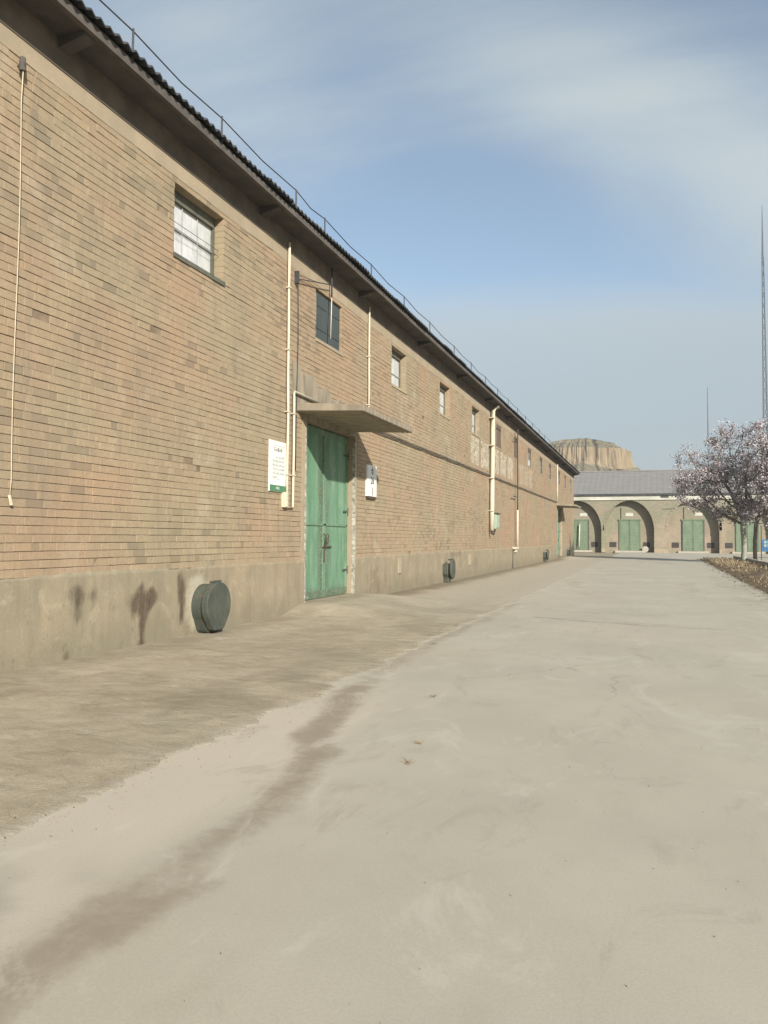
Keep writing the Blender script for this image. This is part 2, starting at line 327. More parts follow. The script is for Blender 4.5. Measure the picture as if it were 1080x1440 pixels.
def mat_soil():
    g = G('dry_soil'); n = g.noise(1.3, 6, .65); c = g.mix(g.rng(n, .3, .7), (.15, .115, .075), (.27, .215, .14)); p = g.noise(.5, 4, .6, off=(2, 2, 0))
    c = g.mix(g.rng(p, .5, .68, 0, .6), c, (.34, .27, .15)); f = g.noise(20, 5, .75); c = g.mix(g.rng(f, .35, .7, 0, .6), c, (.08, .06, .045)); g.bump(f, .8, .03); return g.done(c, 1, .1)
M['soil'] = mat_soil()
M['ground'] = simple('bare_ground', (.27, .23, .16), (.35, .30, .21), .12, .98, fine=3)
def mat_litter():
    g = G('dry_litter'); c = g.ramp(g.attr('tint'), [(0, (.06, .045, .03)), (.35, (.15, .10, .065)), (.6, (.28, .21, .12)), (.85, (.42, .34, .20)), (1, (.45, .41, .33))]); return g.done(c, .95, .1)
M['litter'] = mat_litter()
def mat_blossom():
    g = G('blossom'); c = g.ramp(g.attr('tint'), [(0, (.08, .07, .06)), (.25, (.19, .165, .155)), (.45, (.31, .28, .285)), (.72, (.44, .40, .41)), (.92, (.56, .52, .52)), (1, (.50, .38, .41))]); return g.done(c, .9, .1)
M['blossom'] = mat_blossom()
def mat_far():
    g = G('far_facade'); n = g.noise(.5, 5, .6, (1, 1, .8)); c = g.mix(g.rng(n, .3, .7), (.225, .20, .14), (.335, .265, .20))
    q = g.noise(.35, 4, .6, off=(5, 1, 2)); c = g.mix(g.rng(q, .42, .68, 0, .75), c, (.245, .24, .165))
    hi = g.rng(g.math('ADD', g.z()[2], g.math('MULTIPLY', q, 2.5)), 4.2, 6.2); c = g.mix(g.math('MULTIPLY', hi, .45), c, (.22, .22, .16))
    bt = g.N.new('ShaderNodeTexBrick'); mp = g.N.new('ShaderNodeMapping'); g.L.new(g.pos, mp.inputs[0]); mp.inputs['Rotation'].default_value = (R_(90), 0, 0)
    g.L.new(mp.outputs[0], bt.inputs['Vector']); bt.inputs['Scale'].default_value = 1; bt.inputs['Brick Width'].default_value = .25; bt.inputs['Row Height'].default_value = .09; bt.inputs['Mortar Size'].default_value = .009
    bt.inputs['Color1'].default_value = (.86, .86, .86, 1); bt.inputs['Color2'].default_value = (1.08, 1.08, 1.08, 1); bt.inputs['Mortar'].default_value = (.7, .7, .7, 1)
    c = g.mix(.8, c, bt.outputs['Color'], 'MULTIPLY'); return g.done(c, .95, .15)
M['far'] = mat_far()
def mat_white_band():
    g = G('whitewash_band'); n = g.noise(1.5, 5, .7, (.5, 1, 2)); c = g.mix(g.rng(n, .35, .65), (.38, .38, .31), (.54, .525, .46)); k = g.noise(4, 4, .7); c = g.mix(g.rng(k, .62, .72), c, (.30, .29, .23)); return g.done(c, .9, .2)
M['band'] = mat_white_band()
def mat_mesa():
    g = G('loess_cliff'); a = g.attr('veg'); n = g.noise(.22, 6, .65, (1, 1, .35)); c = g.mix(g.rng(n, .3, .7), (.215, .165, .10), (.30, .238, .15))
    d = g.noise(.42, 6, .75, (1, 1, .22), dist=.6); c = g.mix(g.rng(d, .50, .72, 0, .75), c, (.13, .10, .065))
    v = g.noise(.8, 6, .75, (1, 1, 2.5)); vc = g.mix(g.rng(v, .35, .65), (.085, .082, .055), (.215, .185, .115))
    e = g.math('ADD', a, g.math('MULTIPLY', g.math('SUBTRACT', v, .5), 1.7)); c = g.mix(g.rng(e, .4, .62), c, vc); return g.done(c, .98, .1)
M['mesa'] = mat_mesa()
M['hill'] = simple('far_hill', (.26, .25, .22), (.33, .31, .27), .004, 1, fine=.02, bump=0)

# ------------------------------------------------------------------ layout constants (metres; +y runs along the long wall, wall face at x = WX)
WX = -6.05
WALL_Y0, WALL_Y1 = -4.0, 65.8
PL_TOP = 0.965
BR_TOP = 6.28
TOP = 6.80
WIN = [(4.22+4.53*k, 4.22+4.53*k+1.26) for k in range(-1, 14)]
WIN = [(8.73, 10.0), (13.38, 14.68), (17.94, 19.14), (22.55, 23.78), (27.04, 28.3), (31.63, 32.85), (36.05, 37.25), (40.35, 41.6), (44.85, 46.2), (49.1, 50.4), (54.3, 55.6), (58.5, 59.7), (62.6, 63.8)]
WZ0, WZ1 = 5.20, 6.19
DOORS = [(12.98, 15.47, 0.18, 3.58), (53.9, 56.6, 0.16, 3.58)]
ROAD_R = lambda y: 2.55+0.0145*np.clip(np.asarray(y, float), -20, 90)

# ------------------------------------------------------------------ ground, road, apron, bed
g_ = MB()
g_.add([(-1500, -600, -.08), (1500, -600, -.08), (1500, 3000, -.08), (-1500, 3000, -.08)], [(0, 1, 2, 3)])
tag(g_.build('ground', M['ground']), kind='structure')

def grid_mesh(xs_of, ys, zf, nx):
    """grid whose x positions may depend on y; returns MB and flat coordinate arrays"""
    Y = np.repeat(ys, nx); X = np.concatenate([xs_of(y) for y in ys]); Z = zf(X, Y)
    mb = MB(); mb.v = list(zip(X.tolist(), Y.tolist(), Z.tolist()))
    for j in range(len(ys)-1):
        for i in range(nx-1):
            a = j*nx+i; mb.f.append((a, a+1, a+nx+1, a+nx))
    mb.t = [.5]*len(mb.f); return mb, X, Y
def polydist(X, Y, P):
    d = np.full(X.shape, 1e9)
    for (x0, y0), (x1, y1) in zip(P[:-1], P[1:]):
        vx, vy = x1-x0, y1-y0; t = np.clip(((X-x0)*vx+(Y-y0)*vy)/(vx*vx+vy*vy), 0, 1)
        d = np.minimum(d, np.hypot(X-x0-t*vx, Y-y0-t*vy))
    return d
ys = np.concatenate([np.arange(-8, .5, .5), np.arange(.5, 9, .055), np.arange(9, 22, .12), np.arange(22, 88.6, .7)])
nxr = 150
def road_xs(y):
    r = float(ROAD_R(y))+(fbm(y*.6, 3.3, 5)-.5)*.35 if y > 0 else float(ROAD_R(y))
    if y > 62: r += (y-62)*.6
    return np.linspace(-3.05, r, nxr)
mb, X, Y = grid_mesh(road_xs, ys, lambda x, y: 0.006*(fbm(x*.5, y*.5, 2)-.5), nxr)
nz = fbm(X*3, Y*3, 11); nw = fbm(X*1.1, Y*1.1, 21)
band = [(-1.80, .6), (-1.84, 1.5), (-1.87, 2.04), (-1.89, 2.38), (-1.88, 3.08), (-1.93, 3.9), (-2.07, 4.6), (-2.27, 5.12), (-2.42, 5.8), (-2.60, 6.8)]
d = polydist(X, Y, band)+(nz-.5)*.22
st = sstep(d, .30, .03)*(.45+.6*nw)
band2 = [(-2.55, 6.5), (-2.70, 7.6), (-2.74, 9.7), (-2.80, 11.6), (-2.72, 13.1), (-2.80, 16.4), (-2.8, 24)]
d2 = polydist(X, Y, band2)+(nz-.5)*.22
st = np.maximum(st, sstep(d2, .30, .02)*(.35+.4*nw)*sstep(Y, 26, 12))
tracks = sstep(np.abs(X-(-.2+1.5*(fbm(Y*.05, 1.1, 9)-.5))), .9, .1)*.10*fbm(X*4, Y*.25, 31)
# long uneven darker streaks further up the road
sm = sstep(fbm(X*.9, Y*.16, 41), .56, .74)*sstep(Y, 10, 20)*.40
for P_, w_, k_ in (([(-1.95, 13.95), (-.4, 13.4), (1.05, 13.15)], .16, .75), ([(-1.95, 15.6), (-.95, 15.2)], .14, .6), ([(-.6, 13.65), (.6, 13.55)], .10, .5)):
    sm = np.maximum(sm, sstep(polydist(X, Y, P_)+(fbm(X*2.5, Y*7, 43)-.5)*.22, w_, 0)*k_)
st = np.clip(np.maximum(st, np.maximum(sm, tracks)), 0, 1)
lt = sstep(X, -1.95, -2.25)*sstep(Y, 7.2, 5.2)*(.5+.5*nw)
wet = sstep(fbm(X*1.6, Y*2.2, 51), .48, .66)*sstep(X, -1.95, -2.3)*sstep(Y, 3.0, 2.3)
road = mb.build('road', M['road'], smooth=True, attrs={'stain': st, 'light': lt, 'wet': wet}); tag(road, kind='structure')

# apron: worn strip at the foot of the wall, rising as a small ramp at each door
ya = np.concatenate([np.arange(-8, .5, .5), np.arange(.5, 9, .03), np.arange(9, 20, .075), np.arange(20, 66, .4)])
nxa = 66
def apron_edge(y):
    return -2.80+(fbm(y*1.3, 7.7, 61)-.5)*.28+(fbm(y*5, 1.7, 62)-.5)*.20+(fbm(y*16, 1.7, 63)-.5)*.13+(fbm(y*45, 1.7, 64)-.5)*.05
def apron_xs(y): return WX-.1+(apron_edge(y)-WX+.1)*np.linspace(0, 1, nxa)
def apron_z(x, y):
    e = np.array([apron_edge(v) for v in ya]); ee = np.repeat(e, nxa)
    z = .014+.022*sstep(x, -3.2, -5.8)+.014*(fbm(x*1.5, y*1.5, 71)-.5)+.008*(fbm(x*7, y*7, 73)-.5)
    for (a, b, zb, _) in DOORS:
        z = z+(zb-.02)*sstep(x, -3.6, -5.7)*sstep(y, a-1.1, a-.05)*sstep(y, b+1.6, b+.05)
    z = z*sstep(ee-x, -.02, .55)+.006+.010*(fbm(x*9, y*9, 75)-.5)*sstep(ee-x, .0, .1)
    return np.where(ee-x < .004, -.012, z)
mb, X, Y = grid_mesh(apron_xs, ya, apron_z, nxa)
nw = fbm(X*1.1, Y*1.1, 81)
ast = sstep(X+(nw-.5)*.6, -5.15, -5.85)*sstep(Y, 15.5, 17.5)*.85
ast = np.maximum(ast, sstep(X, -5.35, -5.75)*.45*nw)
ast = np.maximum(ast, sstep(fbm(X*1.2, Y*.7, 83), .58, .75)*.36)
ast = np.clip(ast+sstep(np.repeat([apron_edge(v) for v in ya], nxa)-X, .35, .03)*.25*nw, 0, 1)
tag(mb.build('apron', M['apron'], smooth=True, attrs={'stain': ast, 'edge': np.maximum(sstep(Y, 11, 19)*sstep(X, -5.6, -4.9), sstep(np.repeat([apron_edge(v) for v in ya], nxa)-X+(fbm(X*6, Y*6, 87)-.5)*.5, .24, -.05))}), kind='structure')

# planting bed on the right with kerb, and paving beyond the kerb
yb = np.concatenate([np.arange(-8, 16, 1.0), np.arange(16, 62.1, .35)]); nb = 26
def bed_xs(y):
    x0 = float(ROAD_R(y))-.25; return np.linspace(x0, 5.74, nb)
def bed_z(x, y):
    return -.02+.07*sstep(x-ROAD_R(y), -.1, .5)+.07*(fbm(x*1.6, y*1.6, 91)-.5)
mb, X, Y = grid_mesh(bed_xs, yb, bed_z, nb)
tag(mb.build('planting_bed', M['soil'], smooth=True), kind='structure')
pv = MB(); pv.add([(5.7, -20, -.03), (60, -20, -.03), (60, 88.5, -.03), (5.7, 88.5, -.03)], [(0, 1, 2, 3)])
tag(pv.build('side_yard', M['road']), kind='structure')
kb = thing('kerb', (5.8, 20, 0), 'low pale concrete kerb along the far side of the planting bed', 'kerb')
m1 = MB(); m1.box(-.075, .075, 0, .985, -.05, .27)
k0 = None
for i in range(66):
    y = -4+i
    if k0 is None:
        k0 = m1.build('kerb_stone', M['kerb']); k0.parent = kb; k = k0
    else:
        k = k0.copy(); COL.objects.link(k)
    k.location = (random.uniform(-.008, .008), y-20, random.uniform(-.012, .012)); k.rotation_euler = (random.uniform(-.006, .006), random.uniform(-.02, .02), random.uniform(-.006, .006)); k.parent = kb

lit = MB()
for i in range(9000):
    y = 18+44*random.random()**1.3; x0 = float(ROAD_R(y)); u = random.random(); x = x0-.12+(5.7-x0)*u
    if random.random() < .05: x = x0-abs(random.gauss(0, .25))
    z = .085+.05*random.random(); s_ = random.uniform(.015, .05)*(1+.012*y); a = random.uniform(0, 6.28); t = random.gauss(0, .5)
    if x < x0+.1: z = .015
    dx, dy = math.cos(a)*s_, math.sin(a)*s_; h = abs(math.sin(t))*s_
    lit.add([(x-dx, y-dy, z), (x+dy*.4, y-dx*.4, z+h*.3), (x+dx, y+dy, z+h), (x-dy*.4, y+dx*.4, z+h*.5)], [(0, 1, 2, 3)], random.random()**1.7*.85)
for i in range(1500):   # dry grass blades
    y = 18+42*random.random(); x0 = float(ROAD_R(y)); x = x0+.2+(5.5-x0)*random.random()
    if fbm(x*.8, y*.5, 97) < .5: continue
    a = random.uniform(0, 6.28); hgt = random.uniform(.06, .2); w = .012
    lit.add([(x-w, y, .07), (x+w, y, .07), (x+.5*hgt*math.cos(a), y+.5*hgt*math.sin(a), .07+hgt)], [(0, 1, 2)], random.uniform(.6, .95))
tag(lit.build('dry_leaf_litter', M['litter']), 'dry leaves and straw scattered over the brown planting bed', 'litter', kind='stuff')

for (x, y, n, lab) in ((-2.72, 9.9, 22, 'tiny dry weed tuft at the dark seam furthest up the road'), (-1.84, 6.6, 18, 'tiny dry weed tuft alone in mid concrete beside the brown stain'),
                  (-1.50, 5.09, 22, 'small straw tuft, upper one of the pair on the near concrete'), (-1.44, 4.62, 26, 'small straw tuft, lower one of the pair on the near concrete')):
    w = MB()
    for i in range(n):
        px, py = x+random.gauss(0, .012), y+random.gauss(0, .018); a = random.uniform(0, 6.28); L_ = random.uniform(.03, .10)
        w.add([(px-.003, py, .001), (px+.003, py, .001), (px+L_*math.cos(a), py+L_*math.sin(a), .008+.015*random.random())], [(0, 1, 2)], random.choice((.3, .6, .75, .8)))
    tag(w.build('weed_tuft', M['litter'], org=(x, y, 0)), lab, 'weed', 'dry weed tufts in the road')

gr = MB()
for i in range(2300):     # loose grit: thick along the ragged edge of the apron, thin elsewhere
    y = .8+random.random()**1.6*17
    k = random.random()
    if k < .62: x = float(apron_edge(y))+random.gauss(-.10, .16)
    elif k < .85: x = random.uniform(-6.0, -2.8)
    else: x = random.uniform(-2.8, 2.4)
    z = .006 if x > apron_edge(y) else .018
    if x < -3.5: z += .025*min(1, (-3.5-x)/2)
    s_ = random.uniform(.0015, .0055)*(1.0 if k < .85 else .7); a = random.uniform(0, 6.28); c_, d_ = math.cos(a)*s_, math.sin(a)*s_
    gr.add([(x-c_, y-d_, z-.004), (x+d_, y-c_, z-.004), (x+c_, y+d_, z-.004), (x-d_*.8, y+c_*.8, z-.004), (x, y, z+s_*.8)], [(0, 1, 4), (1, 2, 4), (2, 3, 4), (3, 0, 4)], random.choice((.3, .5, .55, .65, .75)))
tag(gr.build('loose_grit', M['litter']), 'loose grit along the ragged edge of the worn apron', 'grit', kind='stuff')

# ------------------------------------------------------------------ the long brick warehouse
bld = thing('brick_warehouse', (WX, 10, 0), 'long tan brick warehouse with small high windows and green doors along the road', 'warehouse')
OPEN = [(a, b, WZ0, WZ1) for a, b in WIN]+[(a, b, z0, z1) for a, b, z0, z1 in DOORS]
def wall_faces(mb, x, y0, y1, z0, z1, opens):
    yb_ = sorted({y0, y1, *[min(max(v, y0), y1) for o in opens for v in o[:2]]}); zb_ = sorted({z0, z1, *[min(max(v, z0), z1) for o in opens for v in o[2:]]})
    for a, b in zip(yb_[:-1], yb_[1:]):
        for c, d_ in zip(zb_[:-1], zb_[1:]):
            my, mz = (a+b)/2, (c+d_)/2
            if any(o[0] < my < o[1] and o[2] < mz < o[3] for o in opens): continue
            mb.add([(x, a, c), (x, b, c), (x, b, d_), (x, a, d_)], [(0, 1, 2, 3)])
w = MB(); MX = WX-.010
wall_faces(w, MX, WALL_Y0, WALL_Y1, 0, TOP, OPEN)
w.build('wall', M['mortar'], bld)
rv = MB()                                    # reveals of the openings, end gable and back wall
for (a, b, c, d_) in OPEN:
    if c < 2: continue
    dp = .24
    rv.add([(MX, a, c), (MX, a, d_), (MX-dp, a, d_), (MX-dp, a, c)], [(0, 1, 2, 3)])
    rv.add([(MX, b, c), (MX-dp, b, c), (MX-dp, b, d_), (MX, b, d_)], [(0, 1, 2, 3)])
    rv.add([(MX, a, d_), (MX, b, d_), (MX-dp, b, d_), (MX-dp, a, d_)], [(0, 1, 2, 3)])
    rv.add([(MX, a, c), (MX-dp, a, c), (MX-dp, b, c), (MX, b, c)], [(0, 1, 2, 3)])
BW = 13.0
for yy, flip in ((WALL_Y1, 1), (WALL_Y0, 0)):
    P = [(MX, yy, 0), (MX, yy, TOP), (MX-BW/2, yy, TOP+2.6), (MX-BW, yy, TOP), (MX-BW, yy, 0)]
    rv.add(P if flip else P[::-1], [(0, 1, 2, 3, 4)])
rv.add([(MX-BW, WALL_Y0, 0), (MX-BW, WALL_Y0, TOP), (MX-BW, WALL_Y1, TOP), (MX-BW, WALL_Y1, 0)], [(0, 1, 2, 3)])
rv.build('reveal', M['cement'], bld)

# faded painted slogan on the far bricks: one blocky mask per character
def slogan(y, z):
    for k, (a, b) in enumerate(((26.9, 28.2), (28.6, 30.0), (30.9, 32.2), (32.6, 33.9), (34.3, 35.7), (37.6, 38.8), (39.2, 40.4), (40.8, 42.0))):
        if a <= y <= b and 4.15 <= z <= 5.1:
            u = (y-a)/(b-a); v = (z-4.15)/.95; r = random.Random(k*7+1)
            vs_ = [r.uniform(.05, .95) for _ in range(3)]; hs = [r.uniform(.05, .95) for _ in range(4)]
            on = min(abs(u-q) for q in vs_) < .14 or min(abs(v-q) for q in hs) < .075
            return (1.0 if k < 5 else .55) if on else (.45 if k < 5 else .2)
    return 0.0
# brick courses
COURSE = .0905
bricks = []                                  # (y0, y1, z0, z1, proud, tint)
nrow = int(round((BR_TOP-PL_TOP)/COURSE)); ch = (BR_TOP-PL_TOP)/nrow
rb = random.Random(3)
for r in range(nrow):
    z0 = PL_TOP+r*ch; z1 = z0+ch-.0036; y = WALL_Y0+rb.uniform(0, .2); head = rb.random() < .5; run = 0
    ph = rb.uniform(0, 50)
    while y < WALL_Y1:
        run += 1
        L_ = .116 if (run % (2 if r % 2 else 4) == 0) else .241
        L_ += rb.uniform(-.006, .006); a, b = y, min(y+L_, WALL_Y1); y += L_+.0022
        t = rb.gauss(.58, .10)
        if rb.random() < .022: t = rb.uniform(.05, .25)
        if rb.random() < .04: t = rb.uniform(.8, 1)
        # sooty patches of burnt bricks
        pr = rb.uniform(-.004, .004)-(rb.uniform(.004, .009) if rb.random() < .03 else 0); wz = .007*(float(fbm(y*.22, r*.21, 137))-.5)*2
        if rb.random() < .38*float(sstep(fbm(a*.33, z0*.9, 131), .60, .74)): t = rb.uniform(.08, .34)
        bricks.append([a, b, wz+z0-.0016+rb.uniform(0, .0016), wz+z1+.0016-.0050*float(sstep(fbm(y*.75+ph, r*7.3, 133), .34, .62))-rb.uniform(0, .0022), WX+pr, min(max(t, 0), 1)])
def clip_bricks(bs):
    out = []
    for (a, b, c, d_, p, t) in bs:
        segs = [(a, b)]; zc = (c+d_)/2
        for (oa, ob, oz0, oz1) in OPEN:
            e0, e1, f0, f1 = oa+.004, ob-.004, oz0, oz1
            if oz0 > 2: f1 += .0
            else: e0 -= .165; e1 += .10; f1 += .25       # cement round the doors
            if not (f0 < zc < f1): continue
            ns = []
            for s0, s1 in segs:
                if s1 <= e0 or s0 >= e1: ns.append((s0, s1))
                else:
                    if e0-s0 > .03: ns.append((s0, e0))
                    if s1-e1 > .03: ns.append((e1, s1))
            segs = ns
        out += [(s0, s1, c, d_, p, t) for s0, s1 in segs]
    return out
bricks = clip_bricks(bricks)
def in_frame(x, y, z):
    v = np.array([x, y, z-CAM_H]); dz = v@CF
    if dz < .1: return False
    u, w_ = (v@CR)/dz, (v@CU)/dz
    return abs(u) < 540/1081 and abs(w_) < 720/1081
cand = [(math.dist((0, 0, CAM_H), (WX, (q[0]+q[1])/2, (q[2]+q[3])/2))/math.sqrt(min(q[1]-q[0], .25)), i) for i, q in enumerate(bricks)
        if q[0] < 12 and in_frame(WX, (q[0]+q[1])/2, (q[2]+q[3])/2)]
single = {i for _, i in sorted(cand)[:296]}
# shared meshes for the single bricks
VAR = {}
def brick_mesh(kind, k):
    if (kind, k) not in VAR:
        L_ = .2405 if kind == 's' else .1155; hh = ch-.0062
        m_ = MB(); m_.cbox(-.10, 0, -L_/2, L_/2, -hh/2, hh/2, .003, (k+.5)/14)
        o = m_.build('brick', M['brick']); VAR[(kind, k)] = o.data; bpy.data.objects.remove(o)
    return VAR[(kind, k)]
stuff = MB(); paint = []
for i, (a, b, c, d_, p, t) in enumerate(bricks):
    if i in single:
        L_ = b-a; kind = 's' if L_ > .18 else 'h'
        o = bpy.data.objects.new('brick', brick_mesh(kind, min(13, int(t*14)))); COL.objects.link(o); o.parent = bld
        base = .2405 if kind == 's' else .1155
        o.location = (p-WX, (a+b)/2-10, (c+d_)/2); o.scale = (1, L_/base, 1); o.rotation_euler = (0, rb.uniform(-.012, .012), rb.uniform(-.006, .006))
    else:
        n0 = len(stuff.v)
        if a < 26: stuff.cbox(WX-(.2 if any(abs(b-o[0]) < .03 or abs(a-o[1]) < .03 for o in OPEN[:13]) else .08), p, a, b, c, d_, .003, t)
        else: stuff.box(WX-.08, p, a, b, c, d_, t, skip=('x0',))
        paint += [slogan((a+b)/2, (c+d_)/2) if a > 26 else 0.0]*(len(stuff.v)-n0)
tag(stuff.build('brickwork', M['brick'], bld, attrs={'paint': paint}), kind='stuff')

# cement plinth with stains, cut at the doors
def plinth(y0, y1, step):
    yy = np.arange(y0, y1+1e-6, step) if step else np.array([y0, y1]); yy[-1] = y1; zz = np.arange(0, 1.001, .04)*(PL_TOP+.01); n = len(zz)
    Yg = np.repeat(yy, n); Zg = np.tile(zz, len(yy))
    Xg = WX+.016+.007*(fbm(Yg*2, Zg*2, 141)-.5)+.004*(fbm(Yg*9, Zg*9, 142)-.5)
    top = Zg > PL_TOP-.001; Zg = np.where(top, Zg+.05*(fbm(Yg*.9, 0*Yg, 143)-.5)+.045*(fbm(Yg*5, 0*Yg, 144)-.5), Zg)
    mb_ = MB(); mb_.v = list(zip(Xg.tolist(), Yg.tolist(), Zg.tolist()))
    for j in range(len(yy)-1):
        for i in range(n-1): mb_.f.append((j*n+i, (j+1)*n+i, (j+1)*n+i+1, j*n+i+1))
    k = len(mb_.v)
    for j in range(len(yy)): mb_.v.append((WX-.05, float(yy[j]), float(Zg[j*n+n-1])))
    for j in range(len(yy)-1): mb_.f.append((j*n+n-1, (j+1)*n+n-1, k+j+1, k+j))
    mb_.t = [.5]*len(mb_.f)
    Yg = np.concatenate([Yg, yy]); Zg = np.concatenate([Zg, np.full(len(yy), PL_TOP)])
    nz_ = fbm(Yg*7, Zg*5, 145); dr = fbm(Yg*14, Zg*1.2, 146)
    def blob(cy, cz, ry, rz, s_): return s_*sstep(np.hypot((Yg-cy)/ry, (Zg-cz)/rz)+(nz_-.5)*1.1, 1.1, .35)
    s_ = np.zeros(len(Yg))
    for q in ((8.10, .56, .26, .27, 1.1), (8.33, .63, .14, .2, 1.0), (8.16, .30, .12, .40, 1.0), (7.98, .5, .08, .3, .9), (9.0, .78, .15, .24, 1.15), (9.02, .5, .09, .32, 1.0), (9.50, .90, .06, .05, .8),
              (7.05, .72, .24, .18, .85), (7.0, .55, .12, .22, .6), (7.6, .55, .16, .12, .35), (6.85, .06, .08, .10, .7), (8.15, .06, .16, .06, .75), (24.5, .9, 1.4, .2, .45), (27.5, .5, 1.0, .3, .35), (16.8, .4, .9, .5, .35)):
        s_ = np.maximum(s_, blob(*q))
    s_ = np.clip(s_*(.5+.9*dr), 0, .92)
    pl_ = np.maximum(blob(9.45, .48, .40, .44, .95), blob(9.4, .74, .30, .14, .9))*sstep(Yg, 9.0, 9.16)
    pl_ = np.maximum(pl_, sstep(fbm(Yg*5, Zg*1.6, 147), .62, .72)*sstep(Yg, 6.6, 5.9)*sstep(Zg, .6, .3)*.7)
    return mb_, s_, np.clip(pl_, 0, 1)
segs = [(WALL_Y0, 5.0, .5), (5.0, DOORS[0][0]-.02, .05), (DOORS[0][1]+.08, 30, .12), (30, DOORS[1][0]-.02, .4), (DOORS[1][1]+.05, WALL_Y1+.012, .4)]
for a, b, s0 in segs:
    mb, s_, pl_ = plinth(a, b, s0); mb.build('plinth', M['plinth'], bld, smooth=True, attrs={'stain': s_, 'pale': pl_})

# cement band under the eaves, cement surrounds of the doors, patch above the canopy
cb = MB()
yb_ = np.arange(WALL_Y0, WALL_Y1+.01, .25); zb_ = [BR_TOP-.02, 6.34, 6.40, 6.47]
for j, y in enumerate(yb_):
    for i, z in enumerate(zb_):
        cb.v.append((WX+.006+.006*(float(fbm(y*1.5, z*3, 151))-.5), float(y), z+(.05*(float(fbm(y*1.2, 2.2, 152))-.5) if i == 0 else 0)))
for j in range(len(yb_)-1):
    for i in range(3): cb.f.append((j*4+i, (j+1)*4+i, (j+1)*4+i+1, j*4+i+1)); cb.t.append(.5)
cb.build('cornice', M['cement'], bld)
for (a, b, z0, z1) in DOORS:
    js = MB(); js.box(WX-.3, WX+.012, a-.17, a, 0, z1, skip=('x0',)); js.build('door_jamb', M['cement'], bld)
    js = MB(); js.box(WX-.3, WX+.010, b, b+.105, 0, z1, skip=('x0',)); js.build('door_jamb', M['cement'], bld)
    js = MB(); js.box(WX-.05, WX+.018, b-.004, b+.035, z0, z1-.05, skip=('x0',)); js.build('flaking_strip', M['flake'], bld)
    js = MB(); js.box(WX-.05, WX+.018, a-.05, a+.004, z0, z1-.05, skip=('x0',)); js.build('flaking_strip', M['flake'], bld)
    ln = MB(); ln.box(WX-.3, WX+.008, a-.165, b+.1, z1+.002, z1+.26, skip=('x0',)); ln.build('lintel', M['canopy'], bld)
pt = MB(); N_ = 14
ptop = [(12.36+i*(15.6-12.36)/N_, 4.55-.55*i/N_+.10*math.sin(i*2.1)) for i in range(N_+1)]
for i in range(N_):
    (a, za), (b, zb) = ptop[i], ptop[i+1]; pt.add([(WX+.007, a, 3.84), (WX+.007, b, 3.84), (WX+.007, b, zb), (WX+.007, a, za)], [(0, 1, 2, 3)])
    pt.add([(WX+.007, a, za), (WX+.007, b, zb), (WX-.02, b, zb), (WX-.02, a, za)], [(0, 1, 2, 3)])
pt.build('cement_patch', M['canopy'], bld)

fz = MB(); fz.box(WX-.05, WX+.016, WALL_Y0, WALL_Y1+.01, 6.465, TOP-.002, skip=('x0',)); fz.build('eave_shade', M['eave_shade'], bld)  # dark strip added to paint the eaves' shade along the wall top
# eaves: soffit slab, beams, fascia, corrugated roof
so = MB(); so.box(WX-.1, WX+.37, WALL_Y0, WALL_Y1+.25, TOP, TOP+.04); so.build('soffit', M['soffit'], bld)
fa = MB()
for i in range(16):
    a = WALL_Y0+i*(WALL_Y1+.3-WALL_Y0)/16; b = WALL_Y0+(i+1)*(WALL_Y1+.3-WALL_Y0)/16-.006; dx = rb.uniform(-.006, .006)
    f1 = MB(); f1.box(WX+.37, WX+.435+dx, a, b, TOP-.018, TOP+.085+rb.uniform(-.008, .008)); f1.build('fascia_board', M['fascia'], bld)
bm0 = None
for k in range(15):
    y = 2.0+4.53*k
    if bm0 is None:
        b_ = MB(); b_.prism_y([(WX+.018, TOP-.12), (WX+.365, TOP-.05), (WX+.365, TOP-.002), (WX+.018, TOP-.002)], y, y+.16); bm0 = b_.build('eave_beam', M['soffit'], bld); o = bm0
    else:
        o = bm0.copy(); COL.objects.link(o); o.parent = bld; o.location = (0, y-2.0, 0)
PITCHW, NW = .15, 6
rs0 = None; slope = math.atan2(2.6, BW/2)
xe = WX+.505
for i in range(int((WALL_Y1+.5-WALL_Y0)/(PITCHW*NW))):
    y0 = WALL_Y0+i*PITCHW*NW
    if rs0 is None:
        c_ = MB(); nn = NW*8
        for j in range(nn+1):
            yy = y0+PITCHW*NW*j/nn; zz = .021*math.cos(2*math.pi*yy/PITCHW)
            for xo in (0, -BW/2-.5):
                zc = TOP+.135+(-xo)*math.tan(slope)*.93
                c_.v += [(xe+xo, yy, zc+zz), (xe+xo, yy, zc+zz-.022)]
        for j in range(nn):
            a = j*4; b = a+4
            c_.f += [(a, b, b+2, a+2), (a+1, a+3, b+3, b+1), (a, a+1, b+1, b)]; c_.t += [.5]*3
        rs0 = c_.build('roof_sheet', M['roofdark'], bld); o = rs0
    else:
        o = rs0.copy(); COL.objects.link(o); o.parent = bld; o.location = (0, y0-WALL_Y0, 0)
    o.location.z = rb.uniform(-.008, .008); o.location.x = rb.uniform(-.025, .02)
    if i == 0: o.location.y = 0
bk = MB(); bk.add([(MX-BW/2, WALL_Y0, TOP+2.75), (MX-BW/2, WALL_Y1+.4, TOP+2.75), (MX-BW-.5, WALL_Y1+.4, TOP+.1), (MX-BW-.5, WALL_Y0, TOP+.1)], [(0, 1, 2, 3)]); bk.build('back_roof_slope', M['roofdark'], bld)

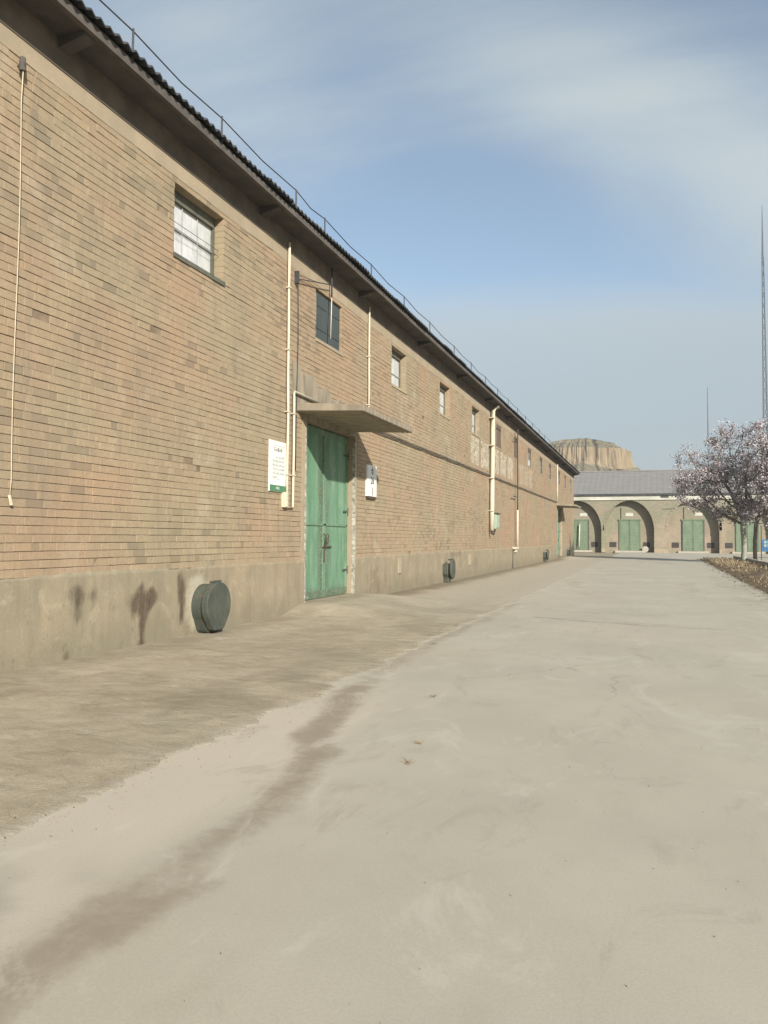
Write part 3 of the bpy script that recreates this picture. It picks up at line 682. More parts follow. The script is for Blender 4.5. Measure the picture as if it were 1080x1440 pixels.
# windows
for k, (a, b) in enumerate(WIN):
    shut = k in (1, 5, 6); X0 = WX-.19 if k < 5 else WX-.06
    fr = MB(); fw = .055
    zs = WZ0+.03
    fr.box(X0-.04, X0+.03, a, a+fw, zs, WZ1); fr.box(X0-.04, X0+.03, b-fw, b, zs, WZ1)
    fr.box(X0-.04, X0+.045, a+fw, b-fw, WZ1-.15, WZ1); fr.box(X0-.04, X0+.03, a+fw, b-fw, zs, zs+.05)  # head of the frame made deep and dark to stand for the lintel's shadow
    win = fr.build('window', M[('frame' if k < 7 else 'wood') if not shut else ('shutter' if k == 1 else 'wood')], bld)
    sl = MB(); sl.box(WX-.22, WX+.018, a-.02, b+.03, WZ0-.035, WZ0+.028); sl.build('sill', M['cement' if k != 0 else 'frame'], win)
    li = a+fw; ri = b-fw; zl = zs+.05; zt = WZ1-.15
    if shut:
        X1 = WX-.055 if k == 1 else X0
        n = 2 if k == 1 else 3; wd = (b-a-.03)/n if k == 1 else (ri-li)/n
        y00 = a+.015 if k == 1 else li
        for j in range(n):
            s_ = MB(); s_.cbox(X1-.03, X1+.012, y00+j*wd+.006, y00+(j+1)*wd-.006, WZ0+.035, WZ1-.03, .006); s_.build('shutter_panel', M['shutter' if k == 1 else 'wood'], win)
            if k == 1:
                s2 = MB()
                for zc in (.25, .75): s2.box(X1+.012, X1+.022, y00+j*wd+.05, y00+(j+1)*wd-.05, WZ0+.04+zc*(WZ1-WZ0-.1)-.012, WZ0+.04+zc*(WZ1-WZ0-.1)+.012)
                s2.build('shutter_rail', M['shutter'], win)
    else:
        nc = 3; mw = .016; wd = (ri-li)/nc
        if k in (0,): mid = zl+(zt-zl)*.52
        else: mid = zl+(zt-zl)*.42
        mt = MB()
        for j in range(1, nc): mt.box(X0-.015, X0+.016, li+j*wd-mw/2, li+j*wd+mw/2, zl, zt)
        mt.box(X0-.014, X0+.020, li, ri, mid-.012, mid+.012); mt.build('glazing_bar', M['bar'], win)
        for j in range(nc):
            for (z0, z1) in ((zl, mid-.012), (mid+.012, zt)):
                p = MB(); x_ = X0-.004+random.uniform(-.004, .004); p.box(x_-.004, x_, li+j*wd+mw/2-.004, li+(j+1)*wd-mw/2+.004, z0-.003, z1+.003, random.choice((0, .2, .5, 1))); p.build('pane', M['pane' if k < 7 or (k == 7 and z0 < mid) else 'darkpane'], win)
        if k == 0:
            rb_ = MB(); rb_.tube([(WX-.09, a-.0, mid+.035), (WX-.09, b, mid+.03)], .004, 5); rb_.tube([(WX-.09, a, mid-.05), (WX-.09, b, mid-.055)], .0035, 5); rb_.build('guard_bar', M['steel'], win)

# canopies and doors
def canopy(y0, y1):
    c_ = MB(); xo = -4.75
    prof = [(WX-.04, 3.84), (WX-.04, 3.69), (xo, 3.625), (xo, 3.74)]
    c_.prism_y(prof, y0, y1); o = c_.build('canopy', M['canopy'], bld)
    bv = o.modifiers.new('bevel', 'BEVEL'); bv.width = .012; bv.segments = 1
    d_ = MB(); d_.box(xo-.10, xo-.06, y0+.06, y1-.06, 3.615, 3.6285); d_.build('drip_edge', M['canopy'], o)
canopy(12.56, 15.5); canopy(53.3, 57.2)
def door(y0, y1, z0, z1, mat):
    X0 = WX-.17; mid = (y0+y1)/2
    for s_ in (0, 1):
        a, b = (y0+.03, mid-.006) if s_ == 0 else (mid+.006, y1-.03)
        ny, nz_ = 22, 44; m_ = MB(); P = []
        for j in range(ny+1):
            for i in range(nz_+1):
                y = a+(b-a)*j/ny; z = z0+.02+(z1-z0-.03)*i/nz_
                P.append((X0+.010*(float(fbm(y*1.6, z*.9, 161+s_))-.5), y, z))
        m_.v = P
        for j in range(ny):
            for i in range(nz_):
                q = j*(nz_+1)+i; m_.f.append((q, q+nz_+1, q+nz_+2, q+1)); m_.t.append(.5)
        P = np.array(P); yy = P[:, 1]; zz = P[:, 2]
        wear = np.maximum(sstep(np.abs(yy-mid)+(fbm(yy*5, zz*3, 171)-.5)*.3, .46, .03)*(.55+.45*sstep(zz, 3.1, 2.2)), sstep(zz-z0, .34, .03))
        wear = np.maximum(wear, sstep(np.minimum(yy-y0, y1-yy), .12, .02)*.8)
        wear = np.maximum(wear, .14)
        leaf = m_.build('door_leaf', mat, bld, smooth=True, attrs={'wear': wear})
        for nm, bx in (('rail', (a, b, z0+.02, z0+.16)), ('rail', (a, b, z0+1.45, z0+1.50)), ('rail', (a, b, z1-.14, z1-.02)),
                       ('stile', (a, a+.06, z0+.163, z1-.143)), ('stile', (b-.06, b, z0+.163, z1-.143))):
            q = MB(); q.cbox(X0-.01, X0+.024, bx[0], bx[1], bx[2], bx[3], .006)
            q.build(nm, mat, leaf, attrs={'wear': np.full(len(q.v), .85 if bx[2] < z0+.1 else .38)})
        for hz in (z0+.45, z0+1.7, z1-.5):
            q = MB(); yh = a+.0 if s_ == 0 else b-.0
            q.tube([(X0+.03, yh, hz), (X0+.03, yh, hz+.16)], .016, 6); q.box(X0+.024, X0+.031, min(yh, yh+(.22 if s_ == 0 else -.22)), max(yh, yh+(.22 if s_ == 0 else -.22)), hz+.06, hz+.10); q.build('hinge', M['ventgrey'], leaf)
        if s_ == 1:
            q = MB(); q.box(X0+.0245, X0+.045, mid-.10, mid+.34, z0+1.02, z0+1.045); q.tube([(X0+.035, mid-.04, z0+.72), (X0+.035, mid-.04, z0+1.0)], .018, 6); q.build('bolt', M['rust'], leaf)
            q = MB()
            for oy in (-.07, .07):
                q.tube([(X0+.04, mid+oy, z0+1.3), (X0+.075, mid+oy*1.2, z0+1.26), (X0+.075, mid+oy*.9, z0+1.12), (X0+.04, mid+oy*.5, z0+1.06)], .010, 6)
            q.tube([(X0+.05, mid, z0+1.0), (X0+.05, mid, z0+1.22)], .014, 6); q.build('handle', M['rust'], leaf)
    bk_ = MB(); bk_.box(X0-.09, X0-.05, y0+.005, y1-.005, z0+.005, z1-.005); bk_.build('door_backing', M['rust'], bld)
    th = MB(); th.box(X0-.1, WX+.02, y0, y1, z0-.14, z0+.012); th.build('threshold', M['cement'], bld)
door(*DOORS[0], M['door']); door(*DOORS[1], M['door'])
for i, (y, z) in enumerate(((18.6, .70), (26.6, .66))):
    q = MB(); q.cbox(WX+.01, WX+.045, y-.13, y+.13, z-.2, z+.2, .01); q.build('wall_plate', M['cement'], bld)

# ------------------------------------------------------------------ things on the warehouse wall
def teardrop(cy, cz, r, w, zb, n=28):
    """round head with a tapering chin, anticlockwise seen from +x"""
    P = []
    for i in range(n+1):
        t = R_(-38)+(R_(218)-R_(-38))*i/n; P.append((cy+r*math.cos(t), cz+r*math.sin(t)))
    P += [(cy-w/2-.02, zb+.02), (cy-w/2+.02, zb), (cy+w/2-.02, zb), (cy+w/2+.02, zb+.02)]
    return P
def vent(y, big, label):
    v = thing('ventilation_cap', (WX, y, 0), label, 'ventilation cap', 'ventilation caps along the foot of the brick wall')
    if big:
        q = MB(); q.prism_x(teardrop(y+.03, .43, .30, .26, .05), WX-.03, WX+.20); o = q.build('duct', M['ventgrey'], v)
        o.modifiers.new('bevel', 'BEVEL').width = .02
        q = MB(); q.prism_x(teardrop(y-.01, .45, .315, .25, .09), WX+.205, WX+.31); o = q.build('lid', M['ventgrey'], v); b_ = o.modifiers.new('bevel', 'BEVEL'); b_.width = .014; b_.segments = 2
        q = MB(); q.tube([(WX+.18, y-.06, .76), (WX+.30, y-.06, .772)], .014, 6); q.tube([(WX+.18, y+.04, .77), (WX+.30, y+.04, .776)], .014, 6); q.build('hinge', M['ventgrey'], v)
    else:
        q = MB(); q.prism_x([(y-.24, .62), (y-.24, .30), (y-.14, .2), (y-.12, .03), (y+.12, .03), (y+.14, .2), (y+.24, .30), (y+.24, .62)], WX-.03, WX+.19); o = q.build('duct', M['ventgrey'], v); o.modifiers.new('bevel', 'BEVEL').width = .03
        q = MB(); n = 28; q.prism_x([(y-.02+.27*math.cos(2*math.pi*i/n), .46+.32*math.sin(2*math.pi*i/n)) for i in range(n)], WX+.24, WX+.31); o = q.build('lid', M['ventgrey'], v); o.modifiers.new('bevel', 'BEVEL').width = .015
        q = MB(); q.tube([(WX+.14, y, .74), (WX+.30, y, .76)], .03, 6); q.box(WX+.17, WX+.25, y-.05, y+.05, .42, .52); q.build('hinge', M['ventgrey'], v)
    return v
vent(9.52, True, 'big dark grey round ventilation cap by the stained plinth before the green door')
vent(23.15, False, 'small dark ventilation cap with an open round lid past the small number sign')
vent(46.4, False, 'small dark ventilation cap at the wall foot just before the far green door')
vent(60.0, False, 'tiny dark ventilation cap at the far end of the brick wall past the last canopy')

def pipe(parent, name, pts, r, mat, n=8):
    if len(pts) < 8:
        P_ = []
        for (p, q_) in zip(pts[:-1], pts[1:]):
            k = max(1, int(math.dist(p, q_)/.7)); P_ += [tuple(p[c]+(q_[c]-p[c])*i/k+(random.uniform(-.007, .007) if i else 0) for c in range(3)) for i in range(k)]
        pts = P_+[pts[-1]]
    q = MB(); q.tube(pts, r, n); return q.build(name, mat, parent, smooth=True)
def clips(parent, y, z0, z1, r, step=1.1):
    z = z0
    while z < z1:
        q = MB(); q.box(WX, WX+.05+r, y-r-.012, y+r+.012, z-.009, z+.009); q.build('clip', M['cream'], parent); z += step
XP = WX+.045
t = thing('electrical_conduit', (WX, 12.12, 1.9), 'tall pair of cream conduits joining in an elbow beside the white notice', 'conduit')
pipe(t, 'pipe', [(XP, 12.12, 6.6), (XP, 12.12, 1.93), (XP, 12.36, 1.93), (XP, 12.36, 3.97), (XP, 12.40, 4.0), (XP, 13.5, 3.98)], .024, M['cream'])
q = MB(); q.cbox(WX, WX+.09, 12.0, 12.10, 1.92, 2.18, .01); q.build('junction_box', M['cream'], t)
clips(t, 12.12, 2.5, 6.4, .028); clips(t, 12.36, 2.5, 3.8, .028)
t = thing('electrical_conduit', (WX, 16.21, 3.9), 'short cream conduit dropping from the eaves behind the first canopy', 'conduit')
pipe(t, 'pipe', [(XP, 16.21, 6.62), (XP, 16.21, 3.98)], .022, M['cream']); clips(t, 16.21, 4.4, 6.4, .026)
t = thing('cable_run', (WX, 16.2, 3.9), 'long twin cable running level along the wall at canopy height', 'cable')
pipe(t, 'cable', [(XP, 16.2, 3.95)]+[(XP, y, 3.95-.012*math.sin((y-16.2)*1.4)**2) for y in np.arange(17, 53.5, .75)]+[(XP, 53.45, 3.95)], .013, M['cable'], 6)
pipe(t, 'cable', [(XP-.01, y, 3.87-.016*math.sin((y-16.2)*1.4)**2) for y in np.arange(16.2, 53.4, .75)], .014, M['steel'], 6)
t = thing('electrical_conduit', (WX, 53.45, 3.9), 'cream conduit rising to the eaves above the far canopy', 'conduit')
pipe(t, 'pipe', [(XP, 53.45, 3.93), (XP, 53.45, 6.5)], .04, M['cream']); clips(t, 53.45, 4.4, 6.2, .04)
t = thing('downpipe', (WX, 30.2, 1.6), 'thick cream downpipe from the eaves beside the green meter box', 'downpipe')
pipe(t, 'pipe', [(WX+.30, 30.45, 6.68), (WX+.12, 30.3, 6.5), (WX+.12, 30.1, 1.72)], .085, M['cream'], 10)
q = MB(); q.tube([(WX+.12, 30.1, 1.72), (WX+.14, 30.1, 1.62), (WX+.22, 30.1, 1.58)], .06, 8); q.build('outlet', M['rust'], t)
for z in (2.5, 3.8, 5.1, 6.2):
    q = MB(); q.box(WX, WX+.205, 30.1-.09, 30.1+.09, z-.012, z+.012); q.build('clip', M['cream'], t)
t = thing('meter_box', (WX, 31.0, 1.8), 'pale green meter box with a thin cream feed pipe beside the downpipe', 'meter box')
q = MB(); q.cbox(WX, WX+.2, 30.55, 31.3, 1.8, 2.40, .015); q.build('case', M['meter'], t)
q = MB(); q.box(WX, WX+.26, 30.5, 31.35, 2.405, 2.43); q.build('hood', M['steel'], t)
q = MB(); q.cbox(WX+.2, WX+.215, 30.62, 31.22, 1.86, 2.34, .004); q.build('cover', M['meter'], t)
pipe(t, 'feed_pipe', [(XP, 30.86, 2.43), (XP, 30.86, 3.93)], .032, M['cream'])
t = thing('cable_pole', (WX, 36.2, 1.0), 'thin upright cable pole with side arms in front of the brown shuttered window', 'pole')
pipe(t, 'steel_tube', [(WX+.14, 36.2, 6.6), (WX+.14, 36.2, 2.75)], .028, M['rust']); pipe(t, 'sleeve', [(WX+.14, 36.2, 2.75), (WX+.14, 36.2, 1.0)], .048, M['cream'])
q = MB(); q.tube([(WX+.14, 36.2, 3.35), (WX+.14, 35.0, 3.35)], .022, 6); q.build('arm', M['steel'], t)
q = MB(); q.tube([(WX+.14, 36.2, 6.0), (WX+.14, 35.2, 6.03)], .02, 6); q.tube([(WX+.14, 35.2, 6.25), (WX+.14, 36.2, 6.0)], .012, 5); q.build('arm', M['steel'], t)
q = MB(); q.cbox(WX, WX+.16, 35.6, 36.5, .92, 1.02, .01); q.box(WX+.01, WX+.1, 36.05, 36.4, .78, .915); q.build('base_bracket', M['cream'], t)
pipe(t, 'earth_wire', [(WX+.05, 35.55, .95), (WX+.05, 35.5, .85), (WX+.05, 35.42, .05)], .014, M['steel'], 5)
t = thing('wire_bracket', (WX, 13.95, 6.0), 'thin steel wire bracket with an upright rod over the dark shuttered window', 'bracket')
pipe(t, 'rod', [(WX+.10, 13.9, 6.74), (WX+.10, 13.9, 6.15)], .016, M['steel'], 6); pipe(t, 'rod_tip', [(WX+.10, 13.9, 6.15), (WX+.10, 13.86, 5.32)], .010, M['cream'], 6)
pipe(t, 'arm', [(WX+.06, 12.45, 6.06), (WX+.10, 13.6, 6.33), (WX+.10, 13.9, 6.4)], .011, M['steel'], 5); pipe(t, 'stay', [(WX+.06, 12.45, 6.14), (WX+.10, 13.3, 6.25)], .006, M['steel'], 5)
q = MB(); q.box(WX+.0, WX+.08, 12.42, 12.46, 5.98, 6.2); q.build('anchor_plate', M['steel'], t)
pipe(t, 'drop_wire', [(WX+.03, 12.52, 6.0), (WX+.028, 12.55, 5.0), (WX+.028, 12.52, 4.2), (WX+.025, 12.5, 2.6)], .007, M['steel'], 5)
t = thing('hanging_cord', (WX, 6.0, 1.7), 'thin pale cord hanging down the nearest bricks from an insulator under the eaves', 'cord')
pipe(t, 'cord', [(WX+.07, 6.0, 6.12)]+[(WX+.03+.03*(z/6), 6.0+.012*math.sin(z*1.7), z) for z in np.arange(5.8, 1.9, -.35)]+[(WX+.03, 5.99, 1.75)], .0052, M['rope'], 6)
q = MB(); q.tube([(WX-.02, 6.0, 6.16), (WX+.10, 6.0, 6.16)], .012, 6); q.tube([(WX+.06, 6.0, 6.10), (WX+.06, 6.0, 6.24)], [.035, .028], 8); q.build('insulator', M['fascia'], t)
q = MB(); q.tube([(WX+.03, 5.985, 1.80), (WX+.035, 6.01, 1.70)], .016, 6); q.build('knot', M['rope'], t)

# notice board and number sign
def glyph(mb_, x, y, z, w, h, r, lw=.12):
    """an unreadable character: a few straight strokes"""
    for k in range(r.randint(2, 3)):
        zz = z+h*(.12+.38*k+r.uniform(-.05, .05)); a = r.uniform(0, .2); b = r.uniform(.8, 1); mb_.add([(x, y+w*a, zz), (x, y+w*b, zz), (x, y+w*b, zz+h*lw), (x, y+w*a, zz+h*lw)], [(0, 1, 2, 3)])
    for k in range(r.randint(1, 3)):
        yy = y+w*r.uniform(.08, .85); a = r.uniform(0, .4); b = r.uniform(.6, 1); xx = x+.0003*(k+1); mb_.add([(xx, yy, z+h*a), (xx, yy+w*lw, z+h*a), (xx, yy+w*lw, z+h*b), (xx, yy, z+h*b)], [(0, 1, 2, 3)])
t = thing('notice_board', (WX, 11.82, 2.2), 'white wall notice with lines of dark print and a green foot', 'notice board')
q = MB(); q.cbox(WX+.004, WX+.03, 11.50, 12.10, 2.175, 3.04, .004); q.build('panel', M['white'], t)
q = MB(); q.box(WX+.028, WX+.0325, 11.505, 12.095, 2.18, 2.285); q.build('green_strip', M['signgreen'], t)
q = MB(); r0 = random.Random(5); fx = WX+.0315
for i in range(5): glyph(q, fx, 11.65+i*.064, 2.86, .055, .062, r0, .17)
q.build('heading_print', M['ink'], t)
q = MB()
rows = [(2, 8), (0, 8), (0, 8), (0, 8), (0, 8), (0, 3)]
for k, (a, b) in enumerate(rows):
    for i in range(a, b): glyph(q, fx, 11.60+i*.055, 2.74-k*.068, .040, .042, r0, .17)
q.add([(fx, 11.64, 2.385), (fx, 11.90, 2.385), (fx, 11.90, 2.39), (fx, 11.64, 2.39)], [(0, 1, 2, 3)]); q.add([(fx, 11.60, 2.955), (fx, 12.06, 2.955), (fx, 12.06, 2.960), (fx, 11.60, 2.960)], [(0, 1, 2, 3)])
q.build('text_print', M['greyink'], t)
q = MB()
for i in range(3): glyph(q, WX+.0335, 11.73+i*.045, 2.215, .038, .038, r0, .2)
q.build('foot_print', M['white'], t)
def text_mesh(name, s_, y, z, size, mat, parent, x):
    cu = bpy.data.curves.new(name, 'FONT'); cu.body = s_; cu.size = size; cu.align_x = 'CENTER'; cu.extrude = .0012; cu.offset = .004
    o = bpy.data.objects.new(name, cu); COL.objects.link(o); bpy.context.view_layer.update()
    me = bpy.data.meshes.new_from_object(o.evaluated_get(bpy.context.evaluated_depsgraph_get())); bpy.data.objects.remove(o)
    P0 = ORG[parent.name]
    for v in me.vertices: lx, ly, lz = v.co; v.co = (x-P0[0]+lz, y-P0[1]+lx, z-P0[2]+ly)
    me.materials.clear(); me.materials.append(mat); me.update()
    n = bpy.data.objects.new(name, me); COL.objects.link(n); n.parent = parent; ORG[n.name] = P0; return n
t = thing('number_sign', (WX, 16.46, 2.3), 'narrow white number sign reading 26 and 1 to the right of the green door', 'sign')
q = MB(); q.cbox(WX, WX+.05, 16.15, 16.76, 2.34, 3.05, .005); q.build('case', M['white'], t)
q = MB(); q.box(WX+.005, WX+.05, 16.17, 16.75, 2.285, 2.338); q.build('foot_rail', M['rust'], t)
text_mesh('character_print', '\u4ed3', 16.47, 2.86, .17, M['ink'], t, WX+.0512)
text_mesh('digits_print', '26', 16.47, 2.63, .22, M['ink'], t, WX+.0512)
text_mesh('digit_print', '1', 16.47, 2.37, .25, M['ink'], t, WX+.0512)

# lightning conductor along the eaves
t = thing('lightning_conductor', (WX, 10, TOP), 'thin steel lightning conductor wire on short posts along the warehouse eaves', 'lightning conductor')
py = [0.4, 2.7, 5.0, 7.26, 9.21, 11.59, 12.8, 15.29, 17.61, 19.91]+[22.64+2.35*k for k in range(19)]
xr = WX+.42; pts = []
for i, y in enumerate(py):
    pts.append((xr, y, 7.245+rb.uniform(-.012, .012)))
    if i < len(py)-1: pts.append((xr+rb.uniform(-.015, .015), (y+py[i+1])/2, 7.205+rb.uniform(-.02, .01)))
pipe(t, 'wire', pts, .009, M['steel'], 6)
for y in py:
    q = MB(); q.tube([(xr+.01, y-.02, 6.86), (xr, y, 7.27)], .013, 6); q.build('post', M['steel'], t)

# ------------------------------------------------------------------ the arched store at the end of the road
FY = 88.5
far = thing('arched_store', (0, FY, 0), 'low store with deep arched doorways and grey roof closing the road', 'building')
AC = [-18.9, -13.3, -7.70, -2.18, 4.33, 9.66, 16.0, 21.5, 28]; AW = 2.54; ASP, AAP = 2.4, 5.69; FX0, FX1 = -24, 33; FT = 5.74; DEP = .92
def az(u): return ASP+(AAP-ASP)*math.sqrt(max(0, 1-u*u))
w = MB(); NS = 28
xs0 = FX0
for c in AC:
    w.add([(xs0, FY, 0), (c-AW, FY, 0), (c-AW, FY, FT), (xs0, FY, FT)], [(0, 1, 2, 3)]); xs0 = c+AW
    for i in range(NS):
        u0, u1 = -math.cos(math.pi*i/NS), -math.cos(math.pi*(i+1)/NS); x0, x1 = c+AW*u0, c+AW*u1; z0, z1 = az(u0), az(u1)
        w.add([(x0, FY, z0), (x1, FY, z1), (x1, FY, FT), (x0, FY, FT)], [(0, 1, 2, 3)])
        w.add([(x0, FY, z0), (x0, FY+DEP, z0), (x1, FY+DEP, z1), (x1, FY, z1)], [(0, 1, 2, 3)])
    for x, fl in ((c-AW, 0), (c+AW, 1)):
        P = [(x, FY, 0), (x, FY+DEP, 0), (x, FY+DEP, ASP), (x, FY, ASP)]; w.add(P if not fl else P[::-1], [(0, 1, 2, 3)])
w.add([(xs0, FY, 0), (FX1, FY, 0), (FX1, FY, FT), (xs0, FY, FT)], [(0, 1, 2, 3)])
w.add([(FX0, FY+DEP, -.1), (FX1, FY+DEP, -.1), (FX1, FY+DEP, FT), (FX0, FY+DEP, FT)], [(0, 1, 2, 3)])
for x in (FX0, FX1): w.add([(x, FY, 0), (x, FY+14, 0), (x, FY+14, FT), (x, FY+7, 9.4), (x, FY, FT)], [(0, 1, 2, 3, 4)])
w.add([(FX0, FY+14, 0), (FX1, FY+14, 0), (FX1, FY+14, FT), (FX0, FY+14, FT)], [(3, 2, 1, 0)])
w.build('wall', M['far'], far)
for c in AC[1:7]:
    q = MB(); n = 24
    for i in range(n):
        t0, t1 = math.pi*i/n, math.pi*(i+1)/n-.012
        def P(t, k): return (c-(AW+k)*math.cos(t), ASP+(AAP-ASP+k*.9)*math.sin(t))
        a, b, e, f = P(t0, .0), P(t1, .0), P(t1, .30), P(t0, .30)
        e = (e[0], min(e[1], FT-.01)); f = (f[0], min(f[1], FT-.01))
        q.add([(a[0], FY-.03, a[1]), (b[0], FY-.03, b[1]), (e[0], FY-.03, e[1]), (f[0], FY-.03, f[1])], [(0, 1, 2, 3)])
        q.add([(f[0], FY-.03, f[1]), (e[0], FY-.03, e[1]), (e[0], FY+.01, e[1]), (f[0], FY+.01, f[1])], [(0, 1, 2, 3)])
        q.add([(a[0], FY-.03, a[1]), (a[0], FY+.01, a[1]), (b[0], FY+.01, b[1]), (b[0], FY-.03, b[1])], [(0, 1, 2, 3)])
    q.build('arch_ring', M['far'], far)
q = MB(); q.box(FX0, FX1, FY-.14, FY+.1, FT+.003, 6.22); q.build('eave_band', M['band'], far)
q = MB(); q.box(FX0, FX1, FY-.32, FY+.1, 6.223, 6.40); q.build('gutter', M['roofdark'], far)
q = MB(); nr = 190; dx = (FX1-FX0+.6)/nr
for i in range(nr):
    x0 = FX0-.3+i*dx; h_ = .014 if i % 2 else 0.0
    y0, y1, z0, z1 = FY-.36, FY+7, 6.41, 9.45
    q.add([(x0, y0, z0+h_), (x0+dx, y0, z0+.014-h_), (x0+dx, y1, z1+.014-h_), (x0, y1, z1+h_)], [(0, 1, 2, 3)])
q.add([(FX0-.3, FY+7, 9.47), (FX1+.3, FY+7, 9.47), (FX1+.3, FY+14.4, 5.9), (FX0-.3, FY+14.4, 5.9)], [(0, 1, 2, 3)])
q.build('roof', M['roofgrey'], far)
q = MB(); q.tube([(FX0-.3, FY+7, 9.5), (FX1+.3, FY+7, 9.5)], .12, 6); q.build('ridge_cap', M['roofgrey'], far)
for k, c in enumerate(AC[1:7]):
    yb0 = FY+DEP; a, b = c-1.04, c+1.04; zt = 3.5
    for s_ in (0, 1):
        a_, b_ = (a, c-.012) if s_ == 0 else (c+.012, b)
        q = MB(); q.box(a_, b_, yb0-.08, yb0-.03, .22, zt); lf = q.build('door_leaf', M['fardoor'], far, attrs={'wear': [.2]*8})
        q = MB()
        if s_ == 1 or k % 2:
            for z in np.arange(.5, 2.4, .33): q.box(a_+.05, b_-.05, yb0-.105, yb0-.081, z, z+.05)
        q.box(a_+.005, a_+.06, yb0-.11, yb0-.0805, .24, zt-.02); q.box(b_-.06, b_-.005, yb0-.11, yb0-.0805, .24, zt-.02)
        q.build('ledge', M['fardoor'], lf, attrs={'wear': [.35]*len(q.v)})
    q = MB(); q.box(a-.16, b+.16, yb0-.14, yb0-.005, zt+.003, zt+.16); q.build('door_lintel', M['fardoor'], far, attrs={'wear': [.3]*8})
    q = MB(); q.box(a-.09, a-.005, yb0-.11, yb0-.005, .2, zt); q.box(b+.005, b+.09, yb0-.11, yb0-.005, .2, zt); q.build('door_frame', M['roofdark' if k % 2 else 'fardoor'], far, attrs={'wear': [.4]*16})
    q = MB(); q.box(a-.5, b+.5, FY+.1, yb0-.006, -.05, .19); q.build('doorstep', M['kerb'], far)
    q = MB(); q.box(c-.45+.6*(k % 2 == 1), c+.35+.6*(k % 2 == 1), yb0-.035, yb0-.004, zt+.50, zt+.86); q.build('fanlight', M['band'], far)
    q = MB(); q.tube([(a+.12, yb0-.06, zt+.15), (a+.12, yb0-.06, zt+1.45)], .03, 5); q.build('rod', M['steel'], far)
    for (v0, v1) in ((c-2.17, c-1.42), (c+1.38, c+2.1)):
        q = MB(); q.box(v0, v1, yb0-.02, yb0-.006, .55, 1.12); vt = q.build('air_vent', M['steel'], far)
        q = MB()
        for z in (.64, .78, .92, 1.06): q.box(v0+.04, v1-.04, yb0-.045, yb0-.021, z-.025, z+.025)
        q.build('louvre', M['rust'], vt)
xs0 = FX0
for c in AC[:8]+[99]:
    x1 = min(c-AW, FX1)
    if x1-xs0 > .15:
        q = MB(); q.box(xs0-.0, x1+.0, FY-.05, FY+.02, -.03, .42); q.build('base_course', M['cement'], far)
    xs0 = c+AW
q = MB(); q.tube([(1.2, FY-.03, 4.72), (2.5, FY-.03, 4.75)], .02, 5); q.build('cable', M['steel'], far)
q = MB(); q.box(1.05, 1.85, FY-.2, FY-.142, 5.98, 6.18); q.build('lamp_bracket', M['steel'], far)
t = thing('drain_pipe', (-7.65, FY+.7, .3), 'white drain pipe standing before the green door in the arch next to the brick warehouse', 'pipe')
pipe(t, 'pipe', [(-7.55, FY+.55, 3.1), (-7.62, FY+.5, .55), (-7.95, FY+.45, .5)], .065, M['cream'], 8)
t = thing('round_disc', (-.55, FY+.2, 0), 'pale round disc leaning in the middle arch beside its green door', 'disc')
q = MB(); n = 22; q.prism_y([(-.55+.33*math.cos(2*math.pi*i/n), .36+.33*math.sin(2*math.pi*i/n)) for i in range(n)], FY+.40, FY+.46); q.build('disc', M['kerb'], t)

# ------------------------------------------------------------------ masts
t = thing('radio_tower', (19.2, 150, 0), 'tall steel lattice radio tower with a thin spike rising at the right edge', 'tower')
def twr(z): return .62-.0072*(z-10) if z < 51 else 0
LEG = []
for (sx, sy) in ((-1, -1), (1, -1), (1, 1), (-1, 1)):
    q = MB(); q.tube([(18.95+(1+sx)*.46, 150+sy*.46, -.05), (18.98+(1+sx)*.13, 150+sy*.13, 52)], .06, 5); q.build('leg', M['tower'], t)
def corner(k, z):
    sx, sy = ((-1, -1), (1, -1), (1, 1), (-1, 1))[k % 4]; f = z/52; w0 = .46+(.13-.46)*f; return (18.95+.03*f+(1+sx)*w0, 150+sy*w0, z)
z = 8.0
while z < 51:
    st_ = 1.9; q = MB()
    for k in range(4):
        q.tube([corner(k, z), corner(k+1, z+st_)], .022, 4, cap=False); q.tube([corner(k+1, z), corner(k, z+st_)], .022, 4, cap=False); q.tube([corner(k, z), corner(k+1, z)], .03, 4, cap=False)
    q.build('lattice_bay', M['tower'], t); z += st_
q = MB(); q.tube([(19.1, 150, 51.6), (19.1, 150, 55), (19.07, 150, 61.2)], [.22, .16, .05], 6); q.build('spike', M['tower'], t)
t = thing('slender_mast', (9.2, 140, 0), 'slender plain mast behind the grey roof left of the radio tower', 'mast')
q = MB(); q.tube([(9.35, 140, 0), (9.27, 140, 16), (9.17, 140, 27.2)], [.16, .14, .05], 6); q.build('pole', M['tower'], t)
q = MB(); q.box(9.15, 9.4, 139.9, 140.1, 15.5, 17.2); q.build('sleeve', M['tower'], t)

